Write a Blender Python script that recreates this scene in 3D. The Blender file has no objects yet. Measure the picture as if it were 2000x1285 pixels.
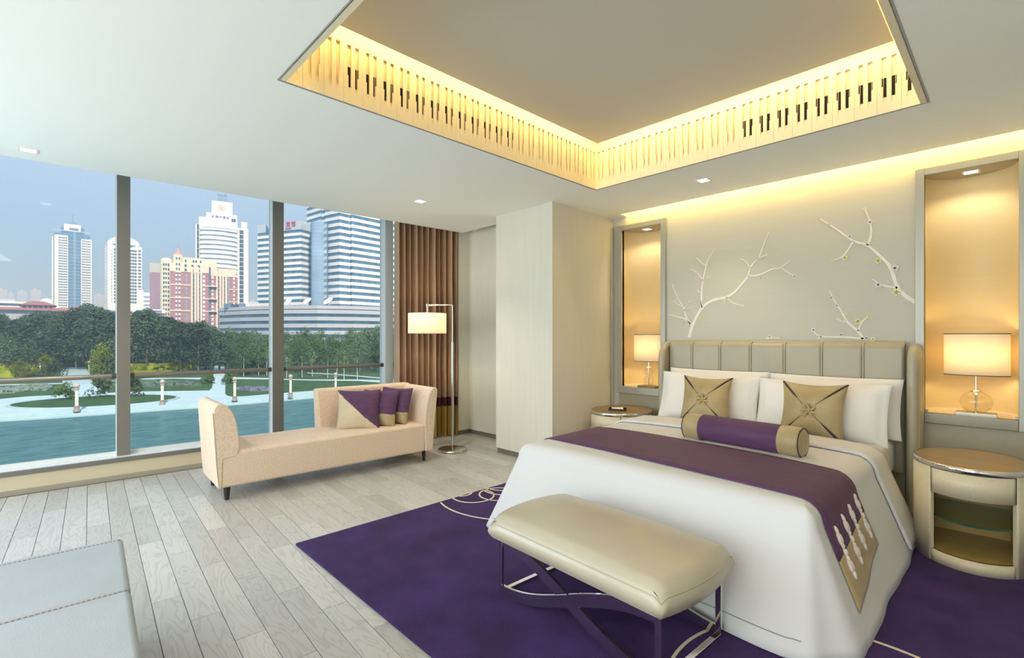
import bpy, bmesh, math, random
from mathutils import Vector, Matrix, noise
random.seed(7)
PI = math.pi
SC = bpy.context.scene
COL = SC.collection

# ------------------------------------------------------------------ camera
EYE = 1.35
FOC = 950.0                       # focal length in pixels of the 2000 px frame
CXP, HYP = 1000.0, 656.0
YAW = math.atan2(985.0, 950.0)
RX, RY = math.cos(YAW), math.sin(YAW)          # camera right on the floor plan
FX, FY = -math.sin(YAW), math.cos(YAW)         # camera forward on the floor plan
cam = bpy.data.cameras.new('camera')
cam.sensor_width = 36.0
cam.lens = FOC / 2000.0 * 36.0
cam.shift_y = (HYP - 642.5) / 2000.0
cam.clip_start = 0.05
cam.clip_end = 5000
camo = bpy.data.objects.new('camera', cam)
camo.location = (0, 0, EYE)
camo.rotation_euler = (PI / 2, 0, YAW)
COL.objects.link(camo)
SC.camera = camo

# ------------------------------------------------------------------ colour management
SC.view_settings.view_transform = 'Standard'
SC.view_settings.look = 'None'
SC.view_settings.exposure = 0.44
SC.view_settings.gamma = 1.0
SC.view_settings.use_curve_mapping = False
SC.cycles.use_denoising = True
SC.cycles.max_bounces = 10
SC.cycles.diffuse_bounces = 5
SC.cycles.glossy_bounces = 4
SC.cycles.transmission_bounces = 8
SC.cycles.transparent_max_bounces = 12
SC.cycles.volume_bounces = 0
SC.cycles.sample_clamp_indirect = 6.0
SC.cycles.caustics_reflective = False
SC.cycles.caustics_refractive = False

# ------------------------------------------------------------------ sky
W = bpy.data.worlds.new('sky')
SC.world = W
W.use_nodes = True
nt = W.node_tree
nt.nodes.clear()
o_ = nt.nodes.new('ShaderNodeOutputWorld')
b_ = nt.nodes.new('ShaderNodeBackground')
tc = nt.nodes.new('ShaderNodeTexCoord')
sx = nt.nodes.new('ShaderNodeSeparateXYZ')
rp = nt.nodes.new('ShaderNodeValToRGB')
nz = nt.nodes.new('ShaderNodeTexNoise')
nz.inputs['Scale'].default_value = 2.2
nz.inputs['Detail'].default_value = 4
mul = nt.nodes.new('ShaderNodeMath'); mul.operation = 'MULTIPLY_ADD'
mul.inputs[1].default_value = 0.10
mul.inputs[2].default_value = -0.05
add = nt.nodes.new('ShaderNodeMath'); add.operation = 'ADD'
nt.links.new(tc.outputs['Generated'], sx.inputs[0])
nt.links.new(tc.outputs['Generated'], nz.inputs['Vector'])
nt.links.new(nz.outputs['Fac'], mul.inputs[0])
nt.links.new(sx.outputs['Z'], add.inputs[0])
nt.links.new(mul.outputs[0], add.inputs[1])
nt.links.new(add.outputs[0], rp.inputs[0])
cr = rp.color_ramp
cr.elements[0].position = 0.0; cr.elements[0].color = (.33, .47, .60, 1)
cr.elements[1].position = 1.0; cr.elements[1].color = (.50, .66, .90, 1)
for pos, c in ((.06, (.33, .50, .68)), (.16, (.38, .56, .80)), (.27, (.50, .67, .92)), (.5, (.58, .73, .96))):
    e = cr.elements.new(pos); e.color = (*c, 1)
b_.inputs['Strength'].default_value = .80
nt.links.new(rp.outputs[0], b_.inputs['Color'])
nt.links.new(b_.outputs[0], o_.inputs[0])

sun = bpy.data.lights.new('sun', 'SUN')
sun.energy = 3.6
sun.color = (1.0, .95, .86)
sun.angle = math.radians(3)
suno = bpy.data.objects.new('sun', sun)
sd = Vector((RX * .55 - FX * 1.0, RY * .55 - FY * 1.0, .95))
suno.rotation_euler = sd.to_track_quat('Z', 'Y').to_euler()
COL.objects.link(suno)

def area(name, loc, target, sx_, sy_, watts, col):
    l = bpy.data.lights.new(name, 'AREA')
    l.shape = 'RECTANGLE'; l.size = sx_; l.size_y = sy_
    l.energy = watts; l.color = col
    o = bpy.data.objects.new(name, l)
    o.location = loc
    d = Vector(loc) - Vector(target)
    o.rotation_euler = d.to_track_quat('Z', 'Y').to_euler()
    COL.objects.link(o)
    return o

# added unseen fill lamps, a daylight boost at the side bays and rear wall
area('side_bay_fill', (-5.75, -2.75, 1.15), (0, 0.2, .9), 2.0, 1.9, 78, (.74, .89, 1.0))
area('rear_wall_fill', (-1.6, -3.5, 1.45), (-1.6, 0, 1.6), 5.0, 2.3, 112, (.90, .96, 1.0))
# added unseen fill lamp under the rear ceiling; no fixture there
area('rear_overhead_fill', (-.6, -1.6, 2.68), (-.6, -1.4, 0), 2.2, 1.0, 40, (1.0, .92, .82))

# ------------------------------------------------------------------ materials
MATS = {}
def mat(name, col, rough=.5, metal=0.0, spec=.5, noise_s=None, noise_amt=.08, stretch=(1, 1, 1), bump=0.0, bump_s=None,
        emit=None, emit_s=0.0, sheen=0.0, rand=0.0, coat=0.0, alt=None, coord='Object', bump_stretch=None):
    if name in MATS:
        return MATS[name]
    m = bpy.data.materials.new(name)
    m.use_nodes = True
    t = m.node_tree
    p = t.nodes['Principled BSDF']
    p.inputs['Base Color'].default_value = (*col, 1)
    p.inputs['Roughness'].default_value = rough
    p.inputs['Metallic'].default_value = metal
    p.inputs['Specular IOR Level'].default_value = spec
    if sheen:
        p.inputs['Sheen Weight'].default_value = sheen
        p.inputs['Sheen Roughness'].default_value = .4
    if coat:
        p.inputs['Coat Weight'].default_value = coat
        p.inputs['Coat Roughness'].default_value = .15
    if emit:
        p.inputs['Emission Color'].default_value = (*emit, 1)
        p.inputs['Emission Strength'].default_value = emit_s
    src = None
    if noise_s or bump or rand:
        c = t.nodes.new('ShaderNodeTexCoord')
        mp = t.nodes.new('ShaderNodeMapping')
        mp.inputs['Scale'].default_value = stretch
        t.links.new(c.outputs[coord], mp.inputs['Vector'])
    if noise_s:
        n = t.nodes.new('ShaderNodeTexNoise')
        n.inputs['Scale'].default_value = noise_s
        n.inputs['Detail'].default_value = 5
        t.links.new(mp.outputs[0], n.inputs['Vector'])
        r = t.nodes.new('ShaderNodeValToRGB')
        a = [max(0, x * (1 - noise_amt)) for x in col]
        b = [min(1, x * (1 + noise_amt)) for x in col] if alt is None else alt
        r.color_ramp.elements[0].position = .32; r.color_ramp.elements[0].color = (*a, 1)
        r.color_ramp.elements[1].position = .68; r.color_ramp.elements[1].color = (*b, 1)
        t.links.new(n.outputs['Fac'], r.inputs[0])
        src = r.outputs[0]
    if rand:
        oi = t.nodes.new('ShaderNodeObjectInfo')
        mr = t.nodes.new('ShaderNodeMapRange')
        mr.inputs['To Min'].default_value = 1 - rand
        mr.inputs['To Max'].default_value = 1 + rand
        t.links.new(oi.outputs['Random'], mr.inputs['Value'])
        hs = t.nodes.new('ShaderNodeHueSaturation')
        t.links.new(mr.outputs[0], hs.inputs['Value'])
        if src: t.links.new(src, hs.inputs['Color'])
        else: hs.inputs['Color'].default_value = (*col, 1)
        src = hs.outputs[0]
    if src:
        t.links.new(src, p.inputs['Base Color'])
    if bump:
        n2 = t.nodes.new('ShaderNodeTexNoise')
        n2.inputs['Scale'].default_value = bump_s or 60
        n2.inputs['Detail'].default_value = 4
        if bump_stretch:
            mp2 = t.nodes.new('ShaderNodeMapping')
            mp2.inputs['Scale'].default_value = bump_stretch
            t.links.new(c.outputs[coord], mp2.inputs['Vector'])
            t.links.new(mp2.outputs[0], n2.inputs['Vector'])
        else:
            t.links.new(mp.outputs[0], n2.inputs['Vector'])
        bp = t.nodes.new('ShaderNodeBump')
        bp.inputs['Strength'].default_value = bump
        bp.inputs['Distance'].default_value = .01
        t.links.new(n2.outputs['Fac'], bp.inputs['Height'])
        t.links.new(bp.outputs[0], p.inputs['Normal'])
    MATS[name] = m
    return m

def wood_floor():
    m = bpy.data.materials.new('limed_oak')
    m.use_nodes = True
    t = m.node_tree
    p = t.nodes['Principled BSDF']
    c = t.nodes.new('ShaderNodeTexCoord')
    oi = t.nodes.new('ShaderNodeObjectInfo')
    ml = t.nodes.new('ShaderNodeMath'); ml.operation = 'MULTIPLY'; ml.inputs[1].default_value = 37.0
    t.links.new(oi.outputs['Random'], ml.inputs[0])
    cb = t.nodes.new('ShaderNodeCombineXYZ')
    t.links.new(ml.outputs[0], cb.inputs[0]); t.links.new(ml.outputs[0], cb.inputs[1])
    va = t.nodes.new('ShaderNodeVectorMath'); va.operation = 'ADD'
    t.links.new(c.outputs['Object'], va.inputs[0]); t.links.new(cb.outputs[0], va.inputs[1])
    mp = t.nodes.new('ShaderNodeMapping')
    mp.inputs['Scale'].default_value = (1.6, 9.0, 1)
    t.links.new(va.outputs[0], mp.inputs['Vector'])
    n = t.nodes.new('ShaderNodeTexNoise')
    n.inputs['Scale'].default_value = 1.0; n.inputs['Detail'].default_value = 2.5
    n.inputs['Distortion'].default_value = .6
    t.links.new(mp.outputs[0], n.inputs['Vector'])
    # cathedral rings: sine of the warped noise
    m1 = t.nodes.new('ShaderNodeMath'); m1.operation = 'MULTIPLY'; m1.inputs[1].default_value = 75
    t.links.new(n.outputs['Fac'], m1.inputs[0])
    m2 = t.nodes.new('ShaderNodeMath'); m2.operation = 'SINE'
    t.links.new(m1.outputs[0], m2.inputs[0])
    r = t.nodes.new('ShaderNodeValToRGB')
    r.color_ramp.elements[0].position = .0; r.color_ramp.elements[0].color = (.385, .38, .36, 1)
    r.color_ramp.elements[1].position = .55; r.color_ramp.elements[1].color = (.535, .53, .51, 1)
    mr0 = t.nodes.new('ShaderNodeMapRange')
    mr0.inputs['To Min'].default_value = .25; mr0.inputs['From Min'].default_value = -1; mr0.inputs['From Max'].default_value = 1
    t.links.new(m2.outputs[0], mr0.inputs['Value'])
    t.links.new(mr0.outputs[0], r.inputs[0])
    mr = t.nodes.new('ShaderNodeMapRange')
    mr.inputs['To Min'].default_value = .86; mr.inputs['To Max'].default_value = 1.1
    t.links.new(oi.outputs['Random'], mr.inputs['Value'])
    hs = t.nodes.new('ShaderNodeHueSaturation')
    t.links.new(mr.outputs[0], hs.inputs['Value']); t.links.new(r.outputs[0], hs.inputs['Color'])
    t.links.new(hs.outputs[0], p.inputs['Base Color'])
    p.inputs['Roughness'].default_value = .33
    p.inputs['Specular IOR Level'].default_value = .6
    bp = t.nodes.new('ShaderNodeBump'); bp.inputs['Strength'].default_value = .12; bp.inputs['Distance'].default_value = .004
    t.links.new(mr0.outputs[0], bp.inputs['Height'])
    t.links.new(bp.outputs[0], p.inputs['Normal'])
    return m

def glass_mat(name, tint=(1, 1, 1), refl=.05, gl_rough=0.0):
    m = bpy.data.materials.new(name)
    m.use_nodes = True
    t = m.node_tree; t.nodes.clear()
    o = t.nodes.new('ShaderNodeOutputMaterial')
    mx = t.nodes.new('ShaderNodeMixShader')
    tr = t.nodes.new('ShaderNodeBsdfTransparent'); tr.inputs[0].default_value = (*tint, 1)
    gl = t.nodes.new('ShaderNodeBsdfGlossy'); gl.inputs['Roughness'].default_value = gl_rough
    lw = t.nodes.new('ShaderNodeLayerWeight'); lw.inputs['Blend'].default_value = .5
    pw = t.nodes.new('ShaderNodeMath'); pw.operation = 'POWER'; pw.inputs[1].default_value = 3.0
    ma = t.nodes.new('ShaderNodeMath'); ma.operation = 'MULTIPLY_ADD'; ma.inputs[1].default_value = .5; ma.inputs[2].default_value = refl
    t.links.new(lw.outputs['Facing'], pw.inputs[0]); t.links.new(pw.outputs[0], ma.inputs[0])
    t.links.new(ma.outputs[0], mx.inputs[0])
    t.links.new(tr.outputs[0], mx.inputs[1]); t.links.new(gl.outputs[0], mx.inputs[2])
    t.links.new(mx.outputs[0], o.inputs[0])
    return m

def shade_mat(name, col, glow):
    m = bpy.data.materials.new(name)
    m.use_nodes = True
    t = m.node_tree; t.nodes.clear()
    o = t.nodes.new('ShaderNodeOutputMaterial')
    a1 = t.nodes.new('ShaderNodeMixShader'); a1.inputs[0].default_value = .45
    d = t.nodes.new('ShaderNodeBsdfDiffuse'); d.inputs[0].default_value = (.86, .80, .68, 1)
    tr = t.nodes.new('ShaderNodeBsdfTranslucent'); tr.inputs[0].default_value = (.9, .82, .66, 1)
    e = t.nodes.new('ShaderNodeEmission'); e.inputs[0].default_value = (*col, 1); e.inputs[1].default_value = glow
    ad = t.nodes.new('ShaderNodeAddShader')
    t.links.new(d.outputs[0], a1.inputs[1]); t.links.new(tr.outputs[0], a1.inputs[2])
    t.links.new(a1.outputs[0], ad.inputs[0]); t.links.new(e.outputs[0], ad.inputs[1])
    t.links.new(ad.outputs[0], o.inputs[0])
    return m

def leaf_mat(name, col, alt, scale=1.6):
    m = bpy.data.materials.new(name)
    m.use_nodes = True
    t = m.node_tree; t.nodes.clear()
    o = t.nodes.new('ShaderNodeOutputMaterial')
    mx = t.nodes.new('ShaderNodeMixShader'); mx.inputs[0].default_value = .3
    d = t.nodes.new('ShaderNodeBsdfDiffuse'); tr = t.nodes.new('ShaderNodeBsdfTranslucent')
    g = t.nodes.new('ShaderNodeNewGeometry')
    n = t.nodes.new('ShaderNodeTexNoise'); n.inputs['Scale'].default_value = scale; n.inputs['Detail'].default_value = 4
    t.links.new(g.outputs['Position'], n.inputs['Vector'])
    r = t.nodes.new('ShaderNodeValToRGB')
    r.color_ramp.elements[0].position = .35; r.color_ramp.elements[0].color = (*col, 1)
    r.color_ramp.elements[1].position = .7; r.color_ramp.elements[1].color = (*alt, 1)
    t.links.new(n.outputs['Fac'], r.inputs[0])
    oi = t.nodes.new('ShaderNodeObjectInfo')
    mr = t.nodes.new('ShaderNodeMapRange'); mr.inputs['To Min'].default_value = .7; mr.inputs['To Max'].default_value = 1.3
    t.links.new(oi.outputs['Random'], mr.inputs['Value'])
    hs = t.nodes.new('ShaderNodeHueSaturation')
    t.links.new(r.outputs[0], hs.inputs['Color']); t.links.new(mr.outputs[0], hs.inputs['Value'])
    t.links.new(hs.outputs[0], d.inputs[0]); t.links.new(hs.outputs[0], tr.inputs[0])
    t.links.new(d.outputs[0], mx.inputs[1]); t.links.new(tr.outputs[0], mx.inputs[2])
    t.links.new(mx.outputs[0], o.inputs[0])
    return m

# ------------------------------------------------------------------ mesh helpers
class MB:
    def __init__(s):
        s.v = []; s.f = []; s.mi = []; s.sm = []
    def put(s, vs, fs, smooth=False, mi=0):
        o = len(s.v)
        s.v += [tuple(p) for p in vs]
        for f in fs:
            s.f.append([i + o for i in f]); s.sm.append(smooth); s.mi.append(mi)
        return s
    def box(s, x0, x1, y0, y1, z0, z1, mi=0):
        vs = [(x0, y0, z0), (x1, y0, z0), (x1, y1, z0), (x0, y1, z0), (x0, y0, z1), (x1, y0, z1), (x1, y1, z1), (x0, y1, z1)]
        return s.put(vs, [(3, 2, 1, 0), (4, 5, 6, 7), (0, 1, 5, 4), (1, 2, 6, 5), (2, 3, 7, 6), (3, 0, 4, 7)], False, mi)
    def prism(s, poly, z0, z1, mi=0, smooth=False):
        n = len(poly)
        vs = [(x, y, z0) for x, y in poly] + [(x, y, z1) for x, y in poly]
        ar = sum(poly[i][0] * poly[(i + 1) % n][1] - poly[(i + 1) % n][0] * poly[i][1] for i in range(n))
        fs = [tuple(range(n))[::-1], tuple(range(n, 2 * n))]
        fs += [(i, (i + 1) % n, n + (i + 1) % n, n + i) for i in range(n)]
        if ar < 0:
            fs = [f[::-1] for f in fs]
        return s.put(vs, fs, smooth, mi)
    def lathe(s, prof, c=(0, 0, 0), n=24, sx=1.0, sy=1.0, mi=0, cap=True):
        vs = []; fs = []
        k = len(prof)
        for r, z in prof:
            for i in range(n):
                a = 2 * PI * i / n
                vs.append((c[0] + r * sx * math.cos(a), c[1] + r * sy * math.sin(a), c[2] + z))
        for j in range(k - 1):
            for i in range(n):
                a, b = j * n + i, j * n + (i + 1) % n
                fs.append((a, b, b + n, a + n))
        s.put(vs, fs, True, mi)
        if cap:
            s.put([vs[i] for i in range(n)], [tuple(range(n))[::-1]], False, mi)
            s.put([vs[(k - 1) * n + i] for i in range(n)], [tuple(range(n))], False, mi)
        return s
    def tube(s, pts, r, n=10, mi=0, closed=False):
        pts = [Vector(p) for p in pts]
        rs = r if isinstance(r, (list, tuple)) else [r] * len(pts)
        vs = []; fs = []
        prev = None
        for k, p in enumerate(pts):
            a = pts[max(0, k - 1)]; b = pts[min(len(pts) - 1, k + 1)]
            d = (b - a).normalized()
            up = prev if prev else (Vector((0, 0, 1)) if abs(d.z) < .9 else Vector((1, 0, 0)))
            u = (up - d * up.dot(d)).normalized()
            prev = u
            w = d.cross(u)
            for i in range(n):
                t = 2 * PI * i / n
                vs.append(p + (u * math.cos(t) + w * math.sin(t)) * rs[k])
        for k in range(len(pts) - 1):
            for i in range(n):
                a, b = k * n + i, k * n + (i + 1) % n
                fs.append((a, b, b + n, a + n))
        s.put(vs, fs, True, mi)
        s.put(vs[:n], [tuple(range(n))[::-1]], False, mi)
        s.put(vs[-n:], [tuple(range(n))], False, mi)
        return s
    def grid(s, fn, nu, nv, smooth=True, mi=0, closed_u=False):
        vs = [fn(i / nu, j / nv) for j in range(nv + 1) for i in range(nu + 1)]
        fs = [(j * (nu + 1) + i, j * (nu + 1) + i + 1, (j + 1) * (nu + 1) + i + 1, (j + 1) * (nu + 1) + i)
              for j in range(nv) for i in range(nu)]
        return s.put(vs, fs, smooth, mi)
    def xf(s, M):
        s.v = [tuple(M @ Vector(p)) for p in s.v]
        return s
    def mesh(s, name, mats):
        me = bpy.data.meshes.new(name)
        me.from_pydata(s.v, [], s.f)
        for m in (mats if isinstance(mats, (list, tuple)) else [mats]):
            me.materials.append(m)
        me.polygons.foreach_set('use_smooth', s.sm)
        me.polygons.foreach_set('material_index', s.mi)
        me.update()
        return me
    def build(s, name, mats, parent=None, bevel=0, segs=2, subd=0, weld=False, loc=None):
        me = s.mesh(name, mats)
        if weld:
            bm = bmesh.new(); bm.from_mesh(me)
            bmesh.ops.remove_doubles(bm, verts=bm.verts, dist=1e-5)
            bmesh.ops.recalc_face_normals(bm, faces=bm.faces)
            bm.to_mesh(me); bm.free()
        o = bpy.data.objects.new(name, me)
        COL.objects.link(o)
        if parent: o.parent = parent
        if loc: o.location = loc
        if bevel:
            b = o.modifiers.new('bevel', 'BEVEL'); b.width = bevel; b.segments = segs
            b.limit_method = 'ANGLE'; b.angle_limit = math.radians(35)
            for p in me.polygons: p.use_smooth = True
            w = o.modifiers.new('wn', 'WEIGHTED_NORMAL'); w.keep_sharp = True
        if subd:
            q = o.modifiers.new('sub', 'SUBSURF'); q.levels = subd; q.render_levels = subd
        return o

def link(name, me, parent=None, loc=(0, 0, 0), rz=0, sc=None):
    o = bpy.data.objects.new(name, me)
    COL.objects.link(o)
    o.location = loc
    if rz: o.rotation_euler = (0, 0, rz)
    if sc: o.scale = sc
    if parent: o.parent = parent
    return o

def tag(o, label, cat, group=None, kind=None):
    o['label'] = label; o['category'] = cat
    if group: o['group'] = group
    if kind: o['kind'] = kind
    return o

def struct(o, label=None):
    o['kind'] = 'structure'
    if label: o['label'] = label
    return o

def empty(name, loc=(0, 0, 0), rz=0):
    o = bpy.data.objects.new(name, None)
    o.empty_display_size = .1
    o.location = loc; o.rotation_euler = (0, 0, rz)
    COL.objects.link(o)
    return o

def thing(name, label, cat, loc=(0, 0, 0), rz=0, group=None):
    return tag(empty(name, loc, rz), label, cat, group)

def wall_at(u, v, Y):             # a point of the plane y = Y seen in this direction
    qx = RX * (u - CXP) / FOC + FX; qy = RY * (u - CXP) / FOC + FY
    t = Y / qy
    return (qx * t, Y, EYE + (HYP - v) / FOC * t)

def spot(u, v, z=-7.0):           # a point of the level z outside, by bearing and dip below the horizon
    d = FOC * (EYE - z) / (v - HYP)
    a = (u - CXP) / FOC * d
    return (RX * a + FX * d, RY * a + FY * d)

def bearing(u, d):                # plan position at depth d in this bearing
    a = (u - CXP) / FOC * d
    return (RX * a + FX * d, RY * a + FY * d)

# ------------------------------------------------------------------ palette
M_ceil = mat('ceiling_paint', (.91, .94, .905), .85, spec=.2, bump=.02, bump_s=90)
M_wall = mat('silk_wallcover', (.70, .68, .59), .6, spec=.3, noise_s=3, noise_amt=.02, stretch=(12, 12, .4), bump=.05, bump_s=25, bump_stretch=(60, 60, 6))
M_bedwall = mat('woven_silk_panel', (.57, .56, .48), .55, spec=.3, noise_s=4, noise_amt=.015, stretch=(.6, 1, 30), bump=.05, bump_s=25, bump_stretch=(6, 6, 60))
M_niche = mat('gold_silk_lining', (.72, .57, .31), .6, spec=.3, noise_s=4, noise_amt=.012, stretch=(1, 1, 30), bump=.05, bump_s=25, bump_stretch=(6, 6, 60))
M_frame = mat('champagne_metal', (.40, .40, .35), .4, metal=.35)
M_sillm = mat('dark_nickel_sill', (.20, .185, .14), .3, metal=.7)
M_lampb = mat('lamp_base_metal', (.36, .33, .27), .25, metal=.9)
M_soffit = mat('tan_soffit', (.46, .41, .29), .6)
M_base = mat('grey_baseboard', (.17, .17, .15), .45)
M_chrome = mat('chrome', (.78, .76, .73), .07, metal=1.0)
M_nickel = mat('brushed_nickel', (.62, .59, .53), .25, metal=1.0)
M_lower = mat('taupe_panel', (.36, .33, .25), .5, noise_s=5, noise_amt=.06)
M_cream = mat('cream_lacquer', (.84, .75, .54), .5, spec=.4)
M_dark = mat('painted_gap_dark', (.012, .010, .008), .7)
M_blackw = mat('ebonised_wood', (.02, .016, .013), .35)
M_mull = mat('bronze_grey_aluminium', (.235, .22, .195), .4, metal=.5)
M_mullw = mat('pale_aluminium', (.72, .73, .72), .4)
M_sill = mat('white_sill', (.85, .86, .86), .35)
M_fascia = mat('grey_fascia', (.20, .19, .17), .4, metal=.3)
M_knee = mat('beige_knee_wall', (.62, .54, .38), .6)
M_glass = glass_mat('window_glass', (.97, .985, .99), .015)
M_clear = glass_mat('clear_lamp_glass', (.97, .96, .93), .05)
M_edgeglass = glass_mat('shelf_glass', (.80, .88, .82), .05)
M_leather = mat('pearl_leather', (.50, .45, .34), .34, spec=.55, noise_s=4, noise_amt=.05, bump=.06, bump_s=160, coat=.15)
M_head = mat('headboard_leather', (.42, .385, .28), .36, spec=.5, noise_s=4, noise_amt=.04, bump=.05, bump_s=170)
M_otto = mat('grey_leather', (.40, .43, .455), .40, spec=.5, noise_s=5, noise_amt=.04, bump=.07, bump_s=150)
M_ottoside = mat('brown_leather_side', (.16, .11, .08), .5)
M_stitch = mat('dark_stitch', (.20, .19, .18), .7)
M_linen = mat('white_cotton', (.685, .685, .695), .85, spec=.15, noise_s=2, noise_amt=.02, bump=.10, bump_s=5, sheen=.1)
M_pillow = mat('pillow_cotton', (.82, .80, .78), .85, spec=.15, noise_s=2, noise_amt=.02, bump=.08, bump_s=6)
M_purple = mat('purple_silk', (.105, .045, .108), .6, spec=.25, noise_s=5, noise_amt=.12, stretch=(1, 8, 8), sheen=.05, bump=.06, bump_s=150)
M_gold = mat('gold_silk', (.40, .31, .155), .45, spec=.45, noise_s=6, noise_amt=.14, sheen=.25, bump=.08, bump_s=40)
M_sand = mat('sand_silk', (.62, .52, .36), .5, spec=.4, noise_s=6, noise_amt=.08, sheen=.2)
M_plum = mat('dark_plum_lining', (.035, .015, .03), .6)
M_chaise = mat('cream_boucle', (.76, .60, .46), .85, spec=.2, noise_s=95, noise_amt=.12, bump=.25, bump_s=150, sheen=.2)
M_rug = mat('purple_wool', (.058, .030, .128), .85, spec=.15, noise_s=4, noise_amt=.22, bump=.9, bump_s=190, sheen=.03)
M_ivory = mat('ivory_wool', (.78, .68, .52), .9, spec=.1, bump=.4, bump_s=200)
M_curt = mat('bronze_drape', (.46, .30, .19), .6, spec=.3, noise_s=3, noise_amt=.06, sheen=.15)
M_maroon = mat('maroon_band', (.075, .02, .02), .55, sheen=.2)
M_ochre = mat('ochre_hem', (.42, .28, .07), .5, sheen=.2)
M_shag = mat('shagreen', (.66, .59, .42), .42, noise_s=140, noise_amt=.06, coat=.15)
M_nstop = mat('brown_lacquer_top', (.26, .18, .09), .35, spec=.35, noise_s=3, noise_amt=.15, stretch=(1, 6, 1))
M_nsin = mat('gold_leaf_interior', (.42, .30, .10), .4, noise_s=8, noise_amt=.1)
M_branch = mat('embroidered_branch', (.88, .82, .74), .7)
M_blossA = mat('pale_yellow_blossom', (.78, .74, .42), .7)
M_blossB = mat('lilac_blossom', (.74, .66, .66), .7)
M_bcent = mat('plum_blossom_heart', (.13, .07, .12), .7)
M_led = mat('led_panel', (1, 1, 1), .5, emit=(1, .95, .85), emit_s=6)
M_white = mat('white_trim', (.85, .85, .83), .5)
M_black = mat('black_tray', (.015, .013, .013), .25)
M_paper = mat('cream_paper', (.85, .78, .6), .7)
M_floor = wood_floor()
M_shadeT = shade_mat('lamp_shade_lit', (1.0, .76, .42), .10)
M_shadeF = shade_mat('floor_shade_lit', (1.0, .78, .48), .22)

H = 2.736                                       # room ceiling
YB = 4.87                                       # bed wall
TX0, TX1, TY0, TY1 = -2.766, -.367, .924, 3.775   # tray opening
def wx(y): return -5.875 + .053 * y             # window knee wall line
SK = math.atan(.053)

# ================================================================== STRUCTURE
# floor slab and planks
fl = struct(MB().box(-6.2, 2.3, -3.6, 5.3, -.25, -.022).build('floor', mat('subfloor', (.05, .045, .04), .8)),
            'grey brown oak plank floor')
ax, ay = math.cos(-SK), math.sin(-SK)           # plank run (square to the window wall)
PW, PL = .126, .905
plank_me = {}
def plank_mesh(L, w=PW):
    key = round(L, 3)
    if key not in plank_me:
        e = .0012; b = .0016
        m = MB()
        x0, x1, y0, y1 = e, L - e, e, w - e
        vs = [(x0, y0, -.02), (x1, y0, -.02), (x1, y1, -.02), (x0, y1, -.02),
              (x0, y0, -b), (x1, y0, -b), (x1, y1, -b), (x0, y1, -b),
              (x0 + b, y0 + b, 0), (x1 - b, y0 + b, 0), (x1 - b, y1 - b, 0), (x0 + b, y1 - b, 0)]
        m.put(vs, [(0, 1, 5, 4), (1, 2, 6, 5), (2, 3, 7, 6), (3, 0, 4, 7), (4, 5, 9, 8), (5, 6, 10, 9), (6, 7, 11, 10), (7, 4, 8, 11), (8, 9, 10, 11)])
        plank_me[key] = m.mesh('plank', M_floor)
    return plank_me[key]
ox, oy = -3.929 - ax * PL * 3, .442 - ay * PL * 3
cand = []
for j in range(-34, 42):
    for k in range(-2, 10):
        a = k * PL + (j * .305) % PL
        x = ox + a * ax - j * PW * ay; y = oy + a * ay + j * PW * ax
        L = PL
        # trim at the window wall
        over = (wx(y) + .02) - x
        if over > PL - .03: continue
        if over > 0:
            x += over * ax; y += over * ay; L = PL - over
        if x > 2.2 or y < -3.5 or y > 4.75: continue
        mx_, my_ = x + L / 2 * ax, y + L / 2 * ay
        if mx_ > -5.2 and mx_ < -3.3 and my_ > 4.3: continue
        if mx_ > -4.1 and mx_ < -3.4 and my_ > 3.9: continue
        d = FX * mx_ + FY * my_; lat = RX * mx_ + RY * my_
        under_rug = (-2.7 < mx_ < .2 and 1.3 < my_)
        seen = d > .9 and -1.12 < lat / d < 1.15 and EYE / d * FOC < 760 and not under_rug
        cand.append((0 if seen else 1, d, x, y, L))
cand.sort(key=lambda c: (c[0], c[1]))
rest = MB()
for i, (s_, d, x, y, L) in enumerate(cand):
    if i < 300:
        link('plank', plank_mesh(L), fl, (x, y, 0), -SK)
    else:
        me = plank_mesh(L)
        M_ = Matrix.Translation((x, y, 0)) @ Matrix.Rotation(-SK, 4, 'Z')
        rest.put([M_ @ v.co for v in me.vertices], [tuple(p.vertices) for p in me.polygons])
r_ = rest.build('plank', M_floor, fl); r_['kind'] = 'stuff'

# ceiling with tray opening, window pocket edge skewed along the window wall
cm = MB()
CT = 2.80
def slab(poly, z0, z1, m=cm): m.prism(poly, z0, z1)
ex = lambda y: -5.39 + .053 * y
slab([(ex(-3.5), -3.5), (TX0, -3.5), (TX0, 4.06), (-4.19, 4.06), (ex(4.06), 4.06)], H, CT)
slab([(-4.19, 4.06), (TX0, 4.06), (TX0, 4.745), (-3.135, 4.745), (-3.135, 5.0), (-4.19, 5.0)], H, CT)
slab([(TX0, -3.5), (TX1, -3.5), (TX1, TY0), (TX0, TY0)], H, CT)
slab([(TX0, TY1), (TX1, TY1), (TX1, 4.745), (TX0, 4.745)], H, CT)
slab([(TX1, -3.5), (2.2, -3.5), (2.2, 4.745), (TX1, 4.745)], H, CT)
ceil = struct(cm.build('ceiling', M_ceil), 'pale painted ceiling around a sunken lit tray')
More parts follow.
